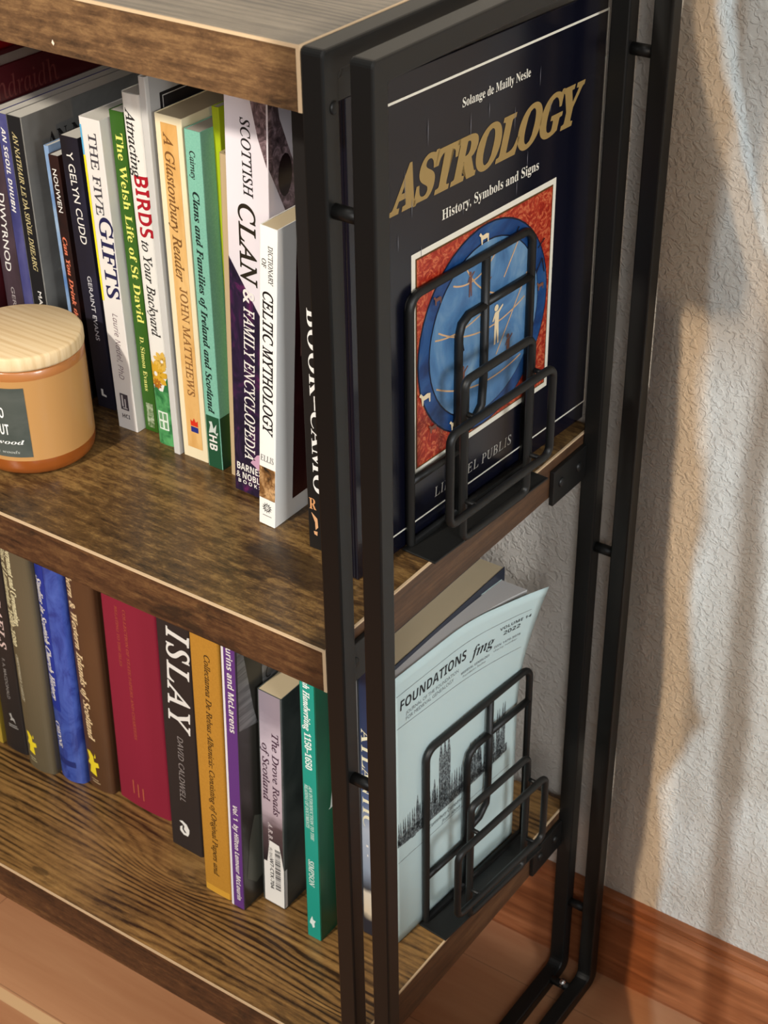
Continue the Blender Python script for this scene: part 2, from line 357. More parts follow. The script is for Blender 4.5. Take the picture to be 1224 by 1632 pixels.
for x0 in (0, B_):
    bm = bmesh.new(); d = .0116
    # closed rectangular loop of square tube, corners eased
    def ring_at(x, pts): return [bm.verts.new((x, y, z)) for y, z in pts]
    def rr(y0, z0, y1, z1, rads):
        out = []
        for (cy, cz, a, r) in ((y1-rads[0], z1-rads[0], 0, rads[0]), (y0+rads[1], z1-rads[1], 90, rads[1]), (y0+rads[2], z0+rads[2], 180, rads[2]), (y1-rads[3], z0+rads[3], 270, rads[3])):
            for k in range(5):
                t = math.radians(a+90*k/4); out.append((cy+r*math.cos(t), cz+r*math.sin(t)))
        return out
    po = rr(0, 0, D, H, (.003, .003, .004, .010)); pi_ = rr(d, d, D-d, H-d, (.002, .002, .002, .006))
    o0, o1, i0, i1 = ring_at(x0, po), ring_at(x0+A, po), ring_at(x0, pi_), ring_at(x0+A, pi_); k = len(po)
    for i in range(k):
        j = (i+1) % k
        bm.faces.new((o0[i], o0[j], o1[j], o1[i])); bm.faces.new((i0[i], i1[i], i1[j], i0[j]))
        bm.faces.new((o0[i], i0[i], i0[j], o0[j])); bm.faces.new((o1[i], o1[j], i1[j], i1[i]))
    bmesh.ops.recalc_face_normals(bm, faces=bm.faces)
    es = [e for e in bm.edges if len(e.link_faces) == 2 and e.calc_face_angle(0) > .9]
    bmesh.ops.bevel(bm, geom=es, offset=.0011, segments=2, affect='EDGES', profile=.5)
    from_bm('side_frame', bm, M_black, case)
for y in (.0058, D-.0058):
    for z in (.7785, .4330, .0833):
        bm = bmesh.new(); sweep(bm, [(A-.001, y, z), (B_+.001, y, z)], .0037, n=18); o = from_bm('frame_rod', bm, M_black, case, True)
for zt, th in ((H+.004, .0295), (ZM, .0286), (ZB, .0358)):
    for y0, y1 in ((.0118, .047), (.243, .286)):
        b = box('shelf_bracket', (.0001, y0, zt-.034), (.0035, y1, zt-.008), M_black, case, .0006)
        for yy in (y0+.010, y1-.010):
            bm = bmesh.new(); bmesh.ops.create_uvsphere(bm, u_segments=14, v_segments=8, radius=.0036, matrix=Matrix.Translation((.0036, yy, zt-.020)) @ Matrix.Diagonal((.5, 1, 1, 1))); from_bm('screw', bm, M_black, b, True)
for (yy, zz) in ((.0075, .826),):
    bm = bmesh.new(); bmesh.ops.create_uvsphere(bm, u_segments=14, v_segments=8, radius=.0032, matrix=Matrix.Translation((A+.0002, yy, zz)) @ Matrix.Diagonal((.3, 1, 1, 1))); from_bm('screw', bm, M_black, case, True)
bm = bmesh.new(); sweep(bm, [(A-.001, .2702, .010), (B_+.001, .2702, .010)], .0036, n=16); bt = from_bm('tie_bolt', bm, M_black, case, True)
bm = bmesh.new(); bmesh.ops.create_uvsphere(bm, u_segments=18, v_segments=12, radius=.0038, matrix=Matrix.Translation((.0222, .2702, .0122)) @ Matrix.Diagonal((.8, 1, 1, 1))); from_bm('bolt_cap', bm, M_chrome, bt, True)

pyd('edge_chip', [(-.1512, -.0002, .8285), (-.1500, -.0002, .8272), (-.1493, -.0002, .8284), (-.1503, -.0002, .8302)], [(0, 1, 2, 3)], mat('bare_chip', (236, 214, 190), .6, .2), case)
# ------------------------------------------------------------------ books
class Book: pass
def book(label, group, bl, yf, zs, w, d, h, slope, color, kind='paperback', bulge=0.0, pages='white', rz=0.0, rough=.36, cover_mat=None, wear=0, pgdrop=0, cat='book', name=None):
    b = Book(); b.w, b.d, b.h = w, d, h; b.bulge = bulge; hard = kind == 'hardcover'; t = .0022 if hard else .0005
    th = math.atan(slope); z = zs+.0001
    x = bl
    if slope > 0: z += w*math.sin(th)
    b.root = empty(name or kind+'_book', (x, yf, z), label, cat, group, ry=th, rz=rz)
    r = min(.0022 if hard or bulge else .0006, w*.3)
    def yf_(u):   # front of the spine
        q = max(-1, min(1, (u-w/2)/(w/2))); y = -bulge*(1-q*q)
        e = min(u, w-u)
        if e < r: y += r-math.sqrt(max(0, r*r-(r-e)**2))
        return y
    b.y = yf_
    us = sorted({0, w, *[r*(1-math.cos(math.radians(a))) for a in (25, 50, 75, 90)], *[w-r*(1-math.cos(math.radians(a))) for a in (25, 50, 75, 90)], *[w*i/12 for i in range(1, 12)]})
    out = [(0, d)]+[(0, d*.5)]+[(u, yf_(u)+(r if u in (0, w) else 0)*0) for u in us]+[(w, d*.5), (w, d)]
    inn = [(t, d), (t, d*.5)]+[(min(max(u, t), w-t), yf_(u)+t) for u in us]+[(w-t, d*.5), (w-t, d)]
    # inner points must stay behind the outer ones
    inn = [(p[0], max(p[1], q[1])) for p, q in zip(inn, inn)]
    n = len(out); V = [(x_, y_, z_) for z_ in (0, h) for x_, y_ in out+inn]; F = []
    for i in range(n-1):
        F += [(i, i+1, 2*n+i+1, 2*n+i), (n+i, 3*n+i, 3*n+i+1, n+i+1), (2*n+i, 2*n+i+1, 3*n+i+1, 3*n+i), (i, n+i, n+i+1, i+1)]
    F += [(0, 2*n, 3*n, n), (n-1, 2*n-1, 4*n-1, 3*n-1)]
    b.cm = cover_mat or mat('cover_%d_%d_%d' % color, color, rough, .4)
    b.cover = pyd('cover', V, F, b.cm, b.root)
    e = .003 if hard else .0004
    box('page_block', (t+.0001, t+.0006+max(0, -0), e if hard else .0002), (w-t-.0001, d-(.003 if hard else .0006), h-e-pgdrop), M_pg[pages], b.root)
    eps = .00018
    b.sp = lambda s, u: (u, yf_(u)-eps, s)                 # spine: s = height, u = across
    b.sp2 = lambda s, u: (u, yf_(u)-2*eps, s)
    b.fc = lambda s, v: (w+eps, s, v)                      # right-hand board: s = depth, v = height
    b.fc2 = lambda s, v: (w+2*eps, s, v)
    return b
def mm(*a): return [x*.001 for x in a]
def stext(b, body, st, z0, z1, c, cap, color, nm='title', shear=0.0, space=1.0, layer=1, fat=None):
    fat = (.014 if st in ('i', 'bi') else .006 if st == 'sans' else 0.0) if fat is None else fat
    m = mat('ink_%d_%d_%d' % color, color, .5, .3)
    cc = tuple(x*.001 for x in c) if isinstance(c, tuple) else c*.001
    return lettering(nm, b.root, m, body, st, b.sp if layer == 1 else b.sp2, z0*.001, z1*.001, cc, cap*.001, shear, space, True, fat, b.bulge > 0)
def band(b, z0, z1, color, u0=None, u1=None, nm='spine_band', m=None, layer=1):
    """printed band on the spine between two heights (mm)"""
    u0 = 0 if u0 is None else u0*.001; u1 = b.w if u1 is None else u1*.001
    k = 14; us = [u0+(u1-u0)*i/k for i in range(k+1)]; f = b.sp if layer == 1 else b.sp2
    V = [f(z*.001, u) for z in (z0, z1) for u in us]
    return pyd(nm, V, [(i, i+1, k+2+i, k+1+i) for i in range(k)], m or mat('ink_%d_%d_%d' % color, color, .4, .35), b.root)
def cpanel(b, y0, z0, y1, z1, color, nm='cover_panel', m=None, layer=1):
    f = b.fc if layer == 1 else b.fc2
    return shape(nm, b.root, m or mat('ink_%d_%d_%d' % color, color, .4, .35), [[(p*.001, q*.001) for p, q in o] for o in rect2(y0, z0, y1, z1)], f)
def sshape(b, pts, color, nm='publisher_mark', layer=1):   # points (u, z) in mm on the spine
    f = b.sp if layer == 1 else b.sp2
    return shape(nm, b.root, mat('ink_%d_%d_%d' % color, color, .5, .3), [[(z*.001, u*.001) for u, z in o] for o in pts], f, b.bulge > 0)
def noisy(name, stops, scale=(20, 20, 20), detail=4, rough=.4, dist=.5):
    t = NT(name); return t.done(t.ramp(t.noise(t.coord(scale), 1.0, detail, .6, dist), stops), rough, .35)
WHITE = (238, 234, 228); INK = (38, 34, 34)
GM = 'books on the middle shelf'; GL = 'books on the bottom shelf'

# --- middle shelf, left to right
b = book('tall red book at the far left of the middle shelf, beside the maroon book', GM, -.432, .128, ZM, .022, .16, .268, 0, (128, 16, 20), 'hardcover', .001, 'grey')
b = book('tall dark maroon book with faint lettering across its cover, right of the red book', GM, -.4045, .132, ZM, .027, .15, .2085, 0, (66, 14, 20), 'hardcover', .002, 'grey')
band(b, 0, 208.5, (140, 24, 50))  # spine brighter than the cover: its light and the shelf's shade put into colour
lettering('cover_title', b.root, mat('ink_faint', (96, 44, 42), .5, .3), 'chdraidh', 'i', b.fc, .020, .084, .1945, .0140, -.2)
b = book('dark brown-purple paperback with white spine lettering, left of the blue-violet spine', GM, -.3765, .140, ZM, .017, .13, .186, 0, (62, 48, 56), bulge=0, cover_mat=noisy('plum_cover', [(.35, (52, 40, 44)), (.6, (78, 62, 70))], (30, 30, 14)))
stext(b, 'DIWYRNOD', 'sans', 134, 77.5, (11, 7), 5.2, WHITE); stext(b, 'GERAINT', 'sans', 66, 34, 8, 3.2, (170, 160, 160), 'author_name')
b = book('blue-violet paperback with slanting white capitals, left of the black spine with gold capitals', GM, -.3592, .140, ZM, .0090, .13, .190, 0, (66, 66, 112), cover_mat=noisy('violet_cover', [(.3, (46, 46, 92)), (.5, (70, 70, 122)), (.7, (104, 102, 150))], (24, 24, 12)))
stext(b, 'AN SGOIL DHUBH', 'sbi', 181, 123, (5.2, 4.0), 3.6, WHITE)
b = book('black paperback with gold capitals and a dull grey cover, right of the blue-violet spine', GM, -.3500, .140, ZM, .0135, .13, .1905, 0, (92, 90, 86), cover_mat=noisy('charcoal_cover', [(.3, (112, 110, 106)), (.7, (150, 148, 142))], (16, 16, 16)))
band(b, 0, 190.5, (30, 30, 32))
stext(b, 'AN NATHAIR LE D\u00c0 SH\u00d9IL DHEARG', 'i', 180, 84.5, (6.2, 7.6), 3.9, (206, 190, 138), layer=2)
stext(b, 'MAIRI', 'sans', 69.5, 52, 8, 3.4, WHITE, 'author_name', layer=2)
cpanel(b, 18, 0, 130, 81, (58, 58, 56)); cpanel(b, 14, 81, 130, 83, (150, 146, 138), 'cover_stripe')
lettering('cover_title', b.root, mat('ink_38_34_34', (38, 34, 34), .5, .3), 'AN NATHAIR', 'b', b.fc, .020, .104, .169, .011)
cpanel(b, 22, 100, 62, 152, (80, 78, 74), 'cover_picture', noisy('grey_photo', [(.3, (88, 86, 80)), (.7, (128, 124, 116))], (22, 22, 10)))
b = book('very thin pale blue booklet between the black gold-lettered book and the small black paperback', GM, -.3158, .1400, ZM, .0040, .12, .1765, -.02, (136, 166, 204), cat='booklet', name='booklet', cover_mat=noisy('pale_blue_cover', [(.35, (96, 134, 190)), (.6, (160, 186, 214))], (6, 6, 18)))
b = book('small black paperback with white capitals and orange-red lettering, behind the candle', GM, -.3112, .1385, ZM, .0085, .12, .172, -.02, (36, 26, 26), cover_mat=noisy('black_red_cover', [(.4, (30, 22, 22)), (.75, (66, 34, 28))], (40, 40, 20)))
stext(b, 'NOUWEN', 'sans', 163, 134, (4.0, 4.6), 3.6, WHITE, 'author_name'); stext(b, 'Can You Drink the Cup', 'bi', 117, 42, (4.0, 4.8), 3.4, (226, 124, 92))
b = book('dark navy-black paperback with white capitals, just right of the candle', GM, -.2935, .1341, ZM, .0155, .13, .1895, -.0227, (34, 30, 38), cover_mat=noisy('night_cover', [(.35, (30, 26, 30)), (.55, (36, 34, 48)), (.75, (58, 58, 88))], (12, 12, 8)))
stext(b, 'Y GELYN CUDD', 'sans', 180, 119, (7.2, 9.0), 5.4, WHITE); stext(b, 'GERAINT EVANS', 'sans', 97, 51, 9.0, 3.4, (214, 212, 216), 'author_name')
sshape(b, [[(5, 9), (9.5, 8.5), (9.5, 10), (7, 10.5), (7, 14), (5, 14.2)]], WHITE)
b = book('white-spined paperback with a yellow left edge, between the navy paperback and the green spine', GM, -.2622, .1208, ZM, .0168, .128, .2117, -.013, (232, 226, 220))
band(b, 92, 188, (240, 226, 40), -.0, 2.0, 'yellow_stripe'); band(b, 188, 207, (92, 178, 222), -.0, 1.6, 'blue_stripe')
stext(b, 'THE FIVE', 'i', 203, 150.5, (9.6, 8.2), 6.2, (72, 68, 74), shear=-.24); stext(b, 'GIFTS', 'i', 150, 95, (11.4, 10.4), 10.2, (34, 34, 76), shear=-.24, fat=.018)
stext(b, 'Laurie Nadel, PhD', 'si', 84.5, 37.5, (9.6, 8.6), 4.4, (128, 108, 112), 'author_name')
sshape(b, rect2(4.6, 14.5, 11.6, 26.5), (74, 66, 72)); sshape(b, [*rect2(6, 17, 7.3, 25.5), *rect2(8.5, 15.8, 9.5, 23), *rect2(6.5, 15.6, 10.5, 16.4)], (216, 210, 206), layer=2)
lettering('publisher_line', b.root, mat('ink_64_56_60', (64, 56, 60), .5, .3), 'HCI', 'sb', lambda s, t_: b.sp(t_, s), .0048, .0116, .0098, .0030)
b = book('green-spined paperback with yellow lettering, between the two white-spined paperbacks', GM, -.2450, .1280, ZM, .0112, .12, .2172, -.007, (62, 112, 34), cover_mat=noisy('green_cover', [(.3, (44, 86, 22)), (.7, (62, 108, 36))], (10, 10, 5)))
stext(b, 'The Welsh Life of St David', 'b', 204, 79.5, (6.4, 7.0), 5.6, (240, 236, 120)); stext(b, 'D. Simon Evans', 'b', 69.5, 30, (6.0, 5.6), 3.3, (226, 224, 130), 'author_name')
band(b, 3, 21, (120, 138, 104), 3.2, 9.0, 'publisher_mark', noisy('pale_crest', [(.4, (84, 112, 62)), (.6, (176, 186, 158))], (300, 300, 300)))
b = book('white-spined paperback with big red capitals and a flower at its green foot', GM, -.2268, .1208, ZM, .0150, .145, .2338, -.006, (240, 237, 230), bulge=.0012)
stext(b, 'Attracting', 'i', 225, 183, (6.6, 7.2), 6.8, INK, shear=-.05); stext(b, 'BIRDS', 'sb', 184.5, 145.5, (9.6, 9.8), 9.6, (176, 24, 40), 'title_word')
stext(b, 'to Your Backyard', 'i', 143, 79, (8.4, 8.8), 6.4, INK, 'title_end')
band(b, 0, 40, (70, 150, 84), nm='green_foot', m=noisy('leaf_green', [(.35, (40, 108, 60)), (.6, (92, 170, 104))], (120, 120, 120)))
def flower(cx, cz, r, c):
    pet = []
    for i in range(9):
        a = 2*math.pi*i/9; q = [(cx+r*.25*math.cos(a+.9), cz+r*.25*math.sin(a+.9)), (cx+r*.8*math.cos(a+.25), cz+r*.8*math.sin(a+.25)), (cx+r*math.cos(a), cz+r*math.sin(a)), (cx+r*.8*math.cos(a-.25), cz+r*.8*math.sin(a-.25)), (cx+r*.25*math.cos(a-.9), cz+r*.25*math.sin(a-.9))]
        pet.append([(min(14.6, max(.4, u)), z) for u, z in q])
    sshape(b, pet, c, 'flower_print', 2)
flower(5.0, 52, 10.5, (216, 168, 50)); flower(11.2, 62, 7.2, (226, 184, 84)); flower(5.6, 45, 4.0, (170, 96, 30))
sshape(b, [[(9, 38), (12, 47), (14.4, 52), (14.4, 40)], [(1, 38), (3, 44), (7, 40), (6, 37)]], (46, 116, 66), 'leaf_print')
sshape(b, rect2(3.6, 11.5, 11.6, 25), (228, 238, 226), layer=2); b_ = b
shape('crest_inner', b.root, mat('ink_110_160_112', (110, 160, 112), .5, .3), [[(z*.001, u*.001) for u, z in o] for o in [*rect2(4.6, 12.6, 10.6, 17.5), *rect2(4.6, 19, 7.2, 24), *rect2(8.2, 19, 10.6, 24)]], lambda s, u: (u, b_.y(u)-.00054, s))
b = book('tall thin grey book with a dark printed box, between bird book and cream spine', GM, -.2085, .1150, ZM, .0050, .17, .2478, .003, (206, 204, 200), rough=.3)
cpanel(b, 3, 0, 170, 247.8, (150, 149, 147), m=mat('grey_laminate', (172, 171, 169), .25, .45))
cpanel(b, 11, 224, 52, 236, (30, 28, 30), 'printed_box', layer=2); 
shape('printed_box_line', b.root, mat('ink_200', (186, 184, 180), .5, .3), [[(p*.001, q*.001) for p, q in o] for o in [*rect2(13, 226, 50, 226.6), *rect2(13, 233.6, 50, 234.2), *rect2(13, 226.6, 13.6, 233.6), *rect2(49.4, 226.6, 50, 233.6)]], lambda s, v: (.0050+.0006, s, v))
b = book('cream paperback with an orange parchment panel on its spine, left of the mint green spine', GM, -.2017, .1172, ZM, .0203, .14, .2275, .008, (240, 226, 190), pages='cream')
band(b, 8, 223, (226, 176, 104), 4.4, 16.6, 'parchment_panel', noisy('parchment', [(.3, (214, 160, 88)), (.55, (232, 186, 118)), (.75, (240, 204, 146))], (60, 60, 22)))
stext(b, 'A Glastonbury Reader', 'i', 217.5, 125, (9.4, 10.2), 6.6, (124, 84, 44), layer=2); stext(b, 'JOHN MATTHEWS', 'i', 121, 46.5, (11.6, 10.8), 5.6, (142, 98, 54), 'author_name', shear=-.18, layer=2)
sshape(b, rect2(8.2, 20, 14.2, 24), (40, 50, 128), layer=2); sshape(b, [[(8.2, 24.6), (14.2, 24.6), (14.2, 29), (12.6, 27.6), (11.2, 30.4), (9.8, 27.6), (8.2, 29)]], (216, 52, 30), 'flame_mark', 2)
b = book('lime green thin book standing back behind the cream and mint spines', GM, -.1672, .1275, ZM, .0052, .12, .2350, .008, (176, 194, 30))
b = book('mint green paperback with a dark green foot, right of the cream spine', GM, -.1797, .1157, ZM, .0118, .14, .2232, .013, (128, 190, 168), cover_mat=noisy('mint_cover', [(.3, (122, 184, 162)), (.7, (136, 196, 174))], (900, 900, 900), 2))
b.root.children[1].data.materials[0] = M_pg['grey']
band(b, 0, 37.8, (34, 82, 56)); cpanel(b, 0, 0, 140, 37.8, (30, 70, 50)); 
stext(b, 'Cairney', 'i', 211, 194, 5.2, 3.8, INK, 'author_name', shear=-.1); stext(b, 'Clans and Families of Ireland and Scotland', 'bi', 186.5, 40, (5.8, 5.4), 4.6, (26, 44, 40))
stext(b, 'HB', 'sb', 24, 13, 5.6, 6.4, WHITE, 'publisher_mark', layer=2); sshape(b, [[(2.4, 25), (4, 31), (3, 33.5), (5.4, 34), (6.5, 29), (9.2, 33), (8, 26), (10, 27), (9.4, 24.6), (6.4, 26.4)]], (206, 216, 208), 'stag_mark', 2)
b = book('narrow tan hardback squeezed between the mint green and white-purple spines', GM, -.1612, .1150, ZM, .0070, .13, .2145, .044, (196, 172, 134), 'hardcover', pages='cream')
b = book('big paperback with a spine white above and dark purple below, beside the dictionary', GM, -.1464, .1022, ZM, .0300, .17, .2790, .050, (234, 226, 232), rough=.3)
PUR = noisy('purple_tartan', [(.35, (30, 24, 42)), (.52, (44, 32, 58)), (.62, (74, 34, 74)), (.72, (116, 40, 92))], (60, 60, 30), 3, .3, 2.2)
us = [.25, 1, 4, 8, 12, 15, 18, 21, 24, 27, 29, 29.75]; zt_ = [160-1.45*u for u in us]; k = len(us)
V = [b.sp(z*.001, u*.001) for z in (0, 60) for u in us]+[b.sp(z*.001, u*.001) for u, z in zip(us, zt_)]
pyd('purple_panel', V, [(r*k+i, r*k+i+1, (r+1)*k+i+1, (r+1)*k+i) for r in (0, 1) for i in range(k-1)], PUR, b.root)
stext(b, 'SCOTTISH', 'i', 244, 199, (14.4, 16.0), 6.4, INK, shear=-.1); stext(b, 'CLAN', 'i', 194.5, 145, (14.2, 15.0), 11.5, (40, 34, 24), 'title_word', shear=-.08, fat=.018)
stext(b, '&', 'bi', 142, 133, 14.6, 8.0, WHITE, 'ampersand', layer=2); stext(b, 'FAMILY ENCYCLOPEDIA', 'i', 130.5, 26, (14.6, 12.6), 7.6, WHITE, 'title_end', layer=2)
for body, zz, u0, u1, cp in (('BARNES', 18.5, 2.2, 21.5, 5.0), ('& NOBLE', 12.3, 1.6, 22.5, 4.6), ('B O O K S', 7.6, 3, 21, 2.6)):
    lettering('publisher_name', b.root, mat('ink_w', WHITE, .5, .3), body, 'sb', lambda s, t_: b.sp2(t_, s), u0*.001, u1*.001, zz*.001, cp*.001)
sshape(b, [[(13, 24), (18, 31), (24, 34), (29.8, 34), (29.8, 12), (25, 14), (17, 22)]], (206, 160, 186), 'thistle_print', 2)
# brooch print on the right-hand board
BRO = noisy('brooch_metal', [(.3, (46, 36, 38)), (.5, (112, 92, 96)), (.68, (176, 150, 156)), (.8, (70, 54, 56))], (150, 150, 150), 5, .3, 1.5)
shape('brooch_print', b.root, BRO, [[(.0002, .2785), (.0002, .219), (.0148, .190), (.034, .150), (.056, .150), (.040, .180), (.028, .203), (.010, .245), (.004, .2785)]], b.fc)
shape('brooch_print_edge', b.root, BRO, [[(.262, .0165), (.2785, .013), (.2785, .0292), (.2195, .0292), (.235, .0232)]], b.sp)
shape('brooch_stone', b.root, mat('ink_34', (34, 20, 24), .25, .5), [[(.0145+.0062*math.cos(t*.3927), .2115+.0125*math.sin(t*.3927)) for t in range(16)]], b.fc2)
b = book('white dictionary paperback with a dark maroon cover picture, nearest the middle shelf front', GM, -.1106, .0810, ZM, .0121, .129, .1968, .0742, (244, 241, 234), pages='cream', rough=.3)
stext(b, 'DICTIONARY', 'i', 186, 162.5, (7.6, 8.0), 3.0, INK, 'title_start', shear=-.1); stext(b, 'OF', 'i', 177.5, 172, 3.2, 2.8, INK, 'title_start', shear=-.1)
stext(b, 'CELTIC MYTHOLOGY', 'i', 158, 64.5, (6.0, 6.4), 6.8, (24, 20, 20), fat=.022); 
lettering('author_name', b.root, mat('ink_50', (60, 54, 50), .5, .3), 'ELLIS', 'i', lambda s, t_: b.sp(t_, s), .0012, .0108, .0478, .0042, -.18)
band(b, 19, 41.5, (150, 110, 70), .1, 12.0, 'picture_strip', noisy('strip_photo', [(.35, (30, 24, 20)), (.5, (128, 88, 50)), (.62, (206, 162, 112)), (.75, (60, 44, 34))], (110, 110, 110), 3))
sshape(b, [*ring2((6.2, 12.6), 1.9, 2.5, 20), *ring2((6.2, 12.6), .9, 1.3, 16), *[[(6.2+2.7*math.cos(a-.13), 12.6+2.7*math.sin(a-.13)), (6.2+3.9*math.cos(a), 12.6+3.9*math.sin(a)), (6.2+2.7*math.cos(a+.13), 12.6+2.7*math.sin(a+.13))] for a in [i*math.pi/6 for i in range(12)]]], INK, 'sun_mark'); sshape(b, rect2(3, 6.6, 9.6, 7.1), (110, 104, 98), 'publisher_line')
cpanel(b, 17, 13, 118, 184, (52, 18, 20), 'cover_picture', noisy('maroon_photo', [(.3, (26, 14, 16)), (.55, (58, 22, 24)), (.72, (96, 58, 54))], (22, 22, 12), 4))
cpanel(b, 22, 110, 23, 176, (150, 110, 100), 'cover_rule', layer=2)
b = book('tall black book with big white capitals, half hidden behind the front post', GM, -.0695, .0775, ZM, .0170, .17, .2690, .0045, (27, 25, 24), rough=.45)
stext(b, 'BOOK\u2013CAMO', 'b', 158, 40, 9.2, 8.2, (244, 242, 238)); lettering('series_initial', b.root, mat('ink_o', (222, 160, 108), .5, .3), 'R', 'b', lambda s, t_: b.sp(t_, s), .0014, .0065, .0315, .0075)
sshape(b, [[(2.6, 25.5), (7, 22), (7.4, 16), (5.4, 13.6), (5.2, 19)], [(4, 12.5), (6.8, 12.8), (6.5, 9.8), (4.4, 10.4)]], (226, 172, 126), 'figure_print')

# --- the large zodiac book at the right end of the middle shelf, leaning on the bookend
ang = math.atan(.0585)
az = empty('hardcover_book', (-.0225-.0345*math.sin(ang)-.0002, .0995-.0345*math.cos(ang), ZM+.0001), 'large navy book with gold title and framed zodiac picture, propped behind the upper black bookend', 'book', GM, rz=-ang)
HB, DB, TB = .2838, .2395, .0215
M_navy = None
t = NT('navy_gloss'); M_navy = t.done(t.ramp(t.noise(t.coord((6, 6, 6)), 1, 3), [(.35, (11, 12, 23)), (.65, (14, 15, 28))]), .2, .55)
bm = bmesh.new()
for lo, hi in (((-.0022, 0, 0), (0, DB, HB)), ((-TB, 0, 0), (-TB+.0022, DB, HB)), ((-TB+.0022, 0, 0), (-.0022, .0022, HB))): add_box(bm, lo, hi, .0006)
from_bm('cover', bm, M_navy, az)
box('page_block', (-TB+.0024, .003, .003), (-.0024, DB-.004, HB-.004), M_pg['white'], az)
fc = lambda s, v: (.00018, s, v); fc2 = lambda s, v: (.00036, s, v); fc3 = lambda s, v: (.00054, s, v); fc4 = lambda s, v: (.00072, s, v)
U0 = 34.5
def q(o): return [[((p[0]+U0)*.001, p[1]*.001) for p in r_] for r_ in o]
M_ivory = mat('ivory_ink', (226, 222, 206), .4, .3); M_gold = mat('gold_foil', (152, 126, 76), .45, .4)
shape('border_rule', az, M_ivory, q([*rect2(-24, 270.6, 206, 272.0), *rect2(205.2, 12.5, 206, 271), *rect2(-24, 12, 206, 13.1)]), fc)
lettering('author_name', az, M_ivory, 'Solange de Mailly Nesle', 'b', fc, (U0+62)*.001, (U0+126)*.001, .2526, .0050, 0, 1, False)
lettering('title', az, M_gold, 'ASTROLOGY', 'b', fc, (U0-2)*.001, (U0+184)*.001, .2126, .0222, .36, .90, False, .030)
lettering('subtitle', az, M_ivory, 'History, Symbols and Signs', 'b', fc, (U0+44.5)*.001, (U0+138)*.001, .1950, .0058, 0, 1, False)
lettering('publisher_name', az, mat('ivory_dim', (170, 166, 156), .4, .3), 'LIRAMIEL PUBLIS', 'i', fc, (U0+39)*.001, (U0+119)*.001, .0200, .0066, -.15, 1.1, False)
shape('picture_frame', az, M_ivory, q([*rect2(17, 45, 157.5, 184.2)]), fc)
shape('picture_line', az, mat('ink_brown_line', (92, 62, 28), .5, .3), q(rect2(20.4, 48.6, 154.2, 180.8)), fc2)
M_red = noisy('ornate_red', [(.38, (138, 32, 20)), (.52, (168, 54, 34)), (.62, (200, 112, 72)), (.68, (158, 44, 28))], (120, 120, 120), 4, .35, 3.0)
pic = shape('picture', az, M_red, q(rect2(21.4, 49.6, 153.2, 179.8)), fc3)
fcr = lambda k: (lambda s, v: (.00054+.00016*k, s, v))
M_ring = noisy('ring_blue', [(.3, (18, 34, 70)), (.48, (24, 58, 108)), (.6, (34, 76, 128)), (.72, (70, 92, 120))], (26, 26, 40), 5, .35, .8)
M_mid = noisy('sky_blue', [(.3, (58, 96, 138)), (.5, (78, 122, 164)), (.72, (124, 156, 180))], (26, 40, 26), 5, .35, .8)
cz = (86.5, 114.5)
shape('picture_ring_line', pic, mat('ink_dark_blue', (16, 20, 40), .4, .4), q(disc2(cz, 65.2)), fcr(1))
shape('picture_ring', pic, M_ring, q(disc2(cz, 64.2)), fcr(2))
shape('picture_sky_line', pic, mat('ink_dark_blue', (16, 20, 40), .4, .4), q(disc2(cz, 55.0)), fcr(3))
shape('picture_sky', pic, M_mid, q(disc2(cz, 54.2)), fcr(4))
M_och = mat('ink_ochre', (204, 166, 124), .5, .3); M_crm = mat('ink_cream', (226, 206, 168), .5, .3); M_blk = mat('ink_ink', (24, 22, 34), .5, .3)
arcs = []
for c, r_, a0, a1 in (((92, 205), 92, 215, 292), ((60, 200), 78, 232, 300), ((96, 190), 112, 222, 296), ((120, 190), 62, 208, 248), ((70, 185), 36, 205, 330)):
    for seg in ring2(c, r_-.5, r_+.5, 26, math.radians(a0), math.radians(a1)):
        if all(math.hypot(p[0]-cz[0], p[1]-cz[1]) < 53 for p in seg): arcs.append(seg)
arcs += [*line2(98, 92, 132, 140, 1.0), *line2(104, 140, 122, 164, 1.0)]
shape('picture_arcs', pic, M_och, q(arcs), fcr(5))
def fig(cx, cy, s):   # small standing figure
    return [[(cx-1.6*s, cy-11*s), (cx-.2*s, cy-11*s), (cx+.4*s, cy-2*s), (cx+1.4*s, cy-11*s), (cx+2.6*s, cy-11*s), (cx+2.2*s, cy+1*s), (cx+2.4*s, cy+6*s), (cx+6*s, cy+9*s), (cx+5.6*s, cy+10*s), (cx+1.6*s, cy+7.6*s), (cx-1.2*s, cy+7.4*s), (cx-3.4*s, cy+3*s), (cx-2.6*s, cy+2.4*s), (cx-1.2*s, cy+4.4*s), (cx-1.4*s, cy)], [(cx+1.9*s*math.cos(i*.785), cy+9.6*s+1.9*s*math.sin(i*.785)) for i in range(8)]]
shape('picture_figure', pic, M_crm, q(fig(97, 112, 1.15)), fcr(6))
def beast(cx, cy, s):
    return [[(cx-4*s, cy-4*s), (cx-3*s, cy-4*s), (cx-2.6*s, cy-1*s), (cx+2.2*s, cy-1*s), (cx+2.6*s, cy-4*s), (cx+3.6*s, cy-4*s), (cx+3.8*s, cy+1.5*s), (cx+1*s, cy+2.4*s), (cx-3*s, cy+2*s), (cx-5.4*s, cy+4.6*s), (cx-7*s, cy+3.2*s), (cx-5*s, cy+1.6*s)]]
for bx_ in ((84, 172, .9), (29, 93, 1.0), (57, 63, .8), (133, 82, .7)): shape('picture_beast', pic, M_crm, q(beast(*bx_)), fcr(6))
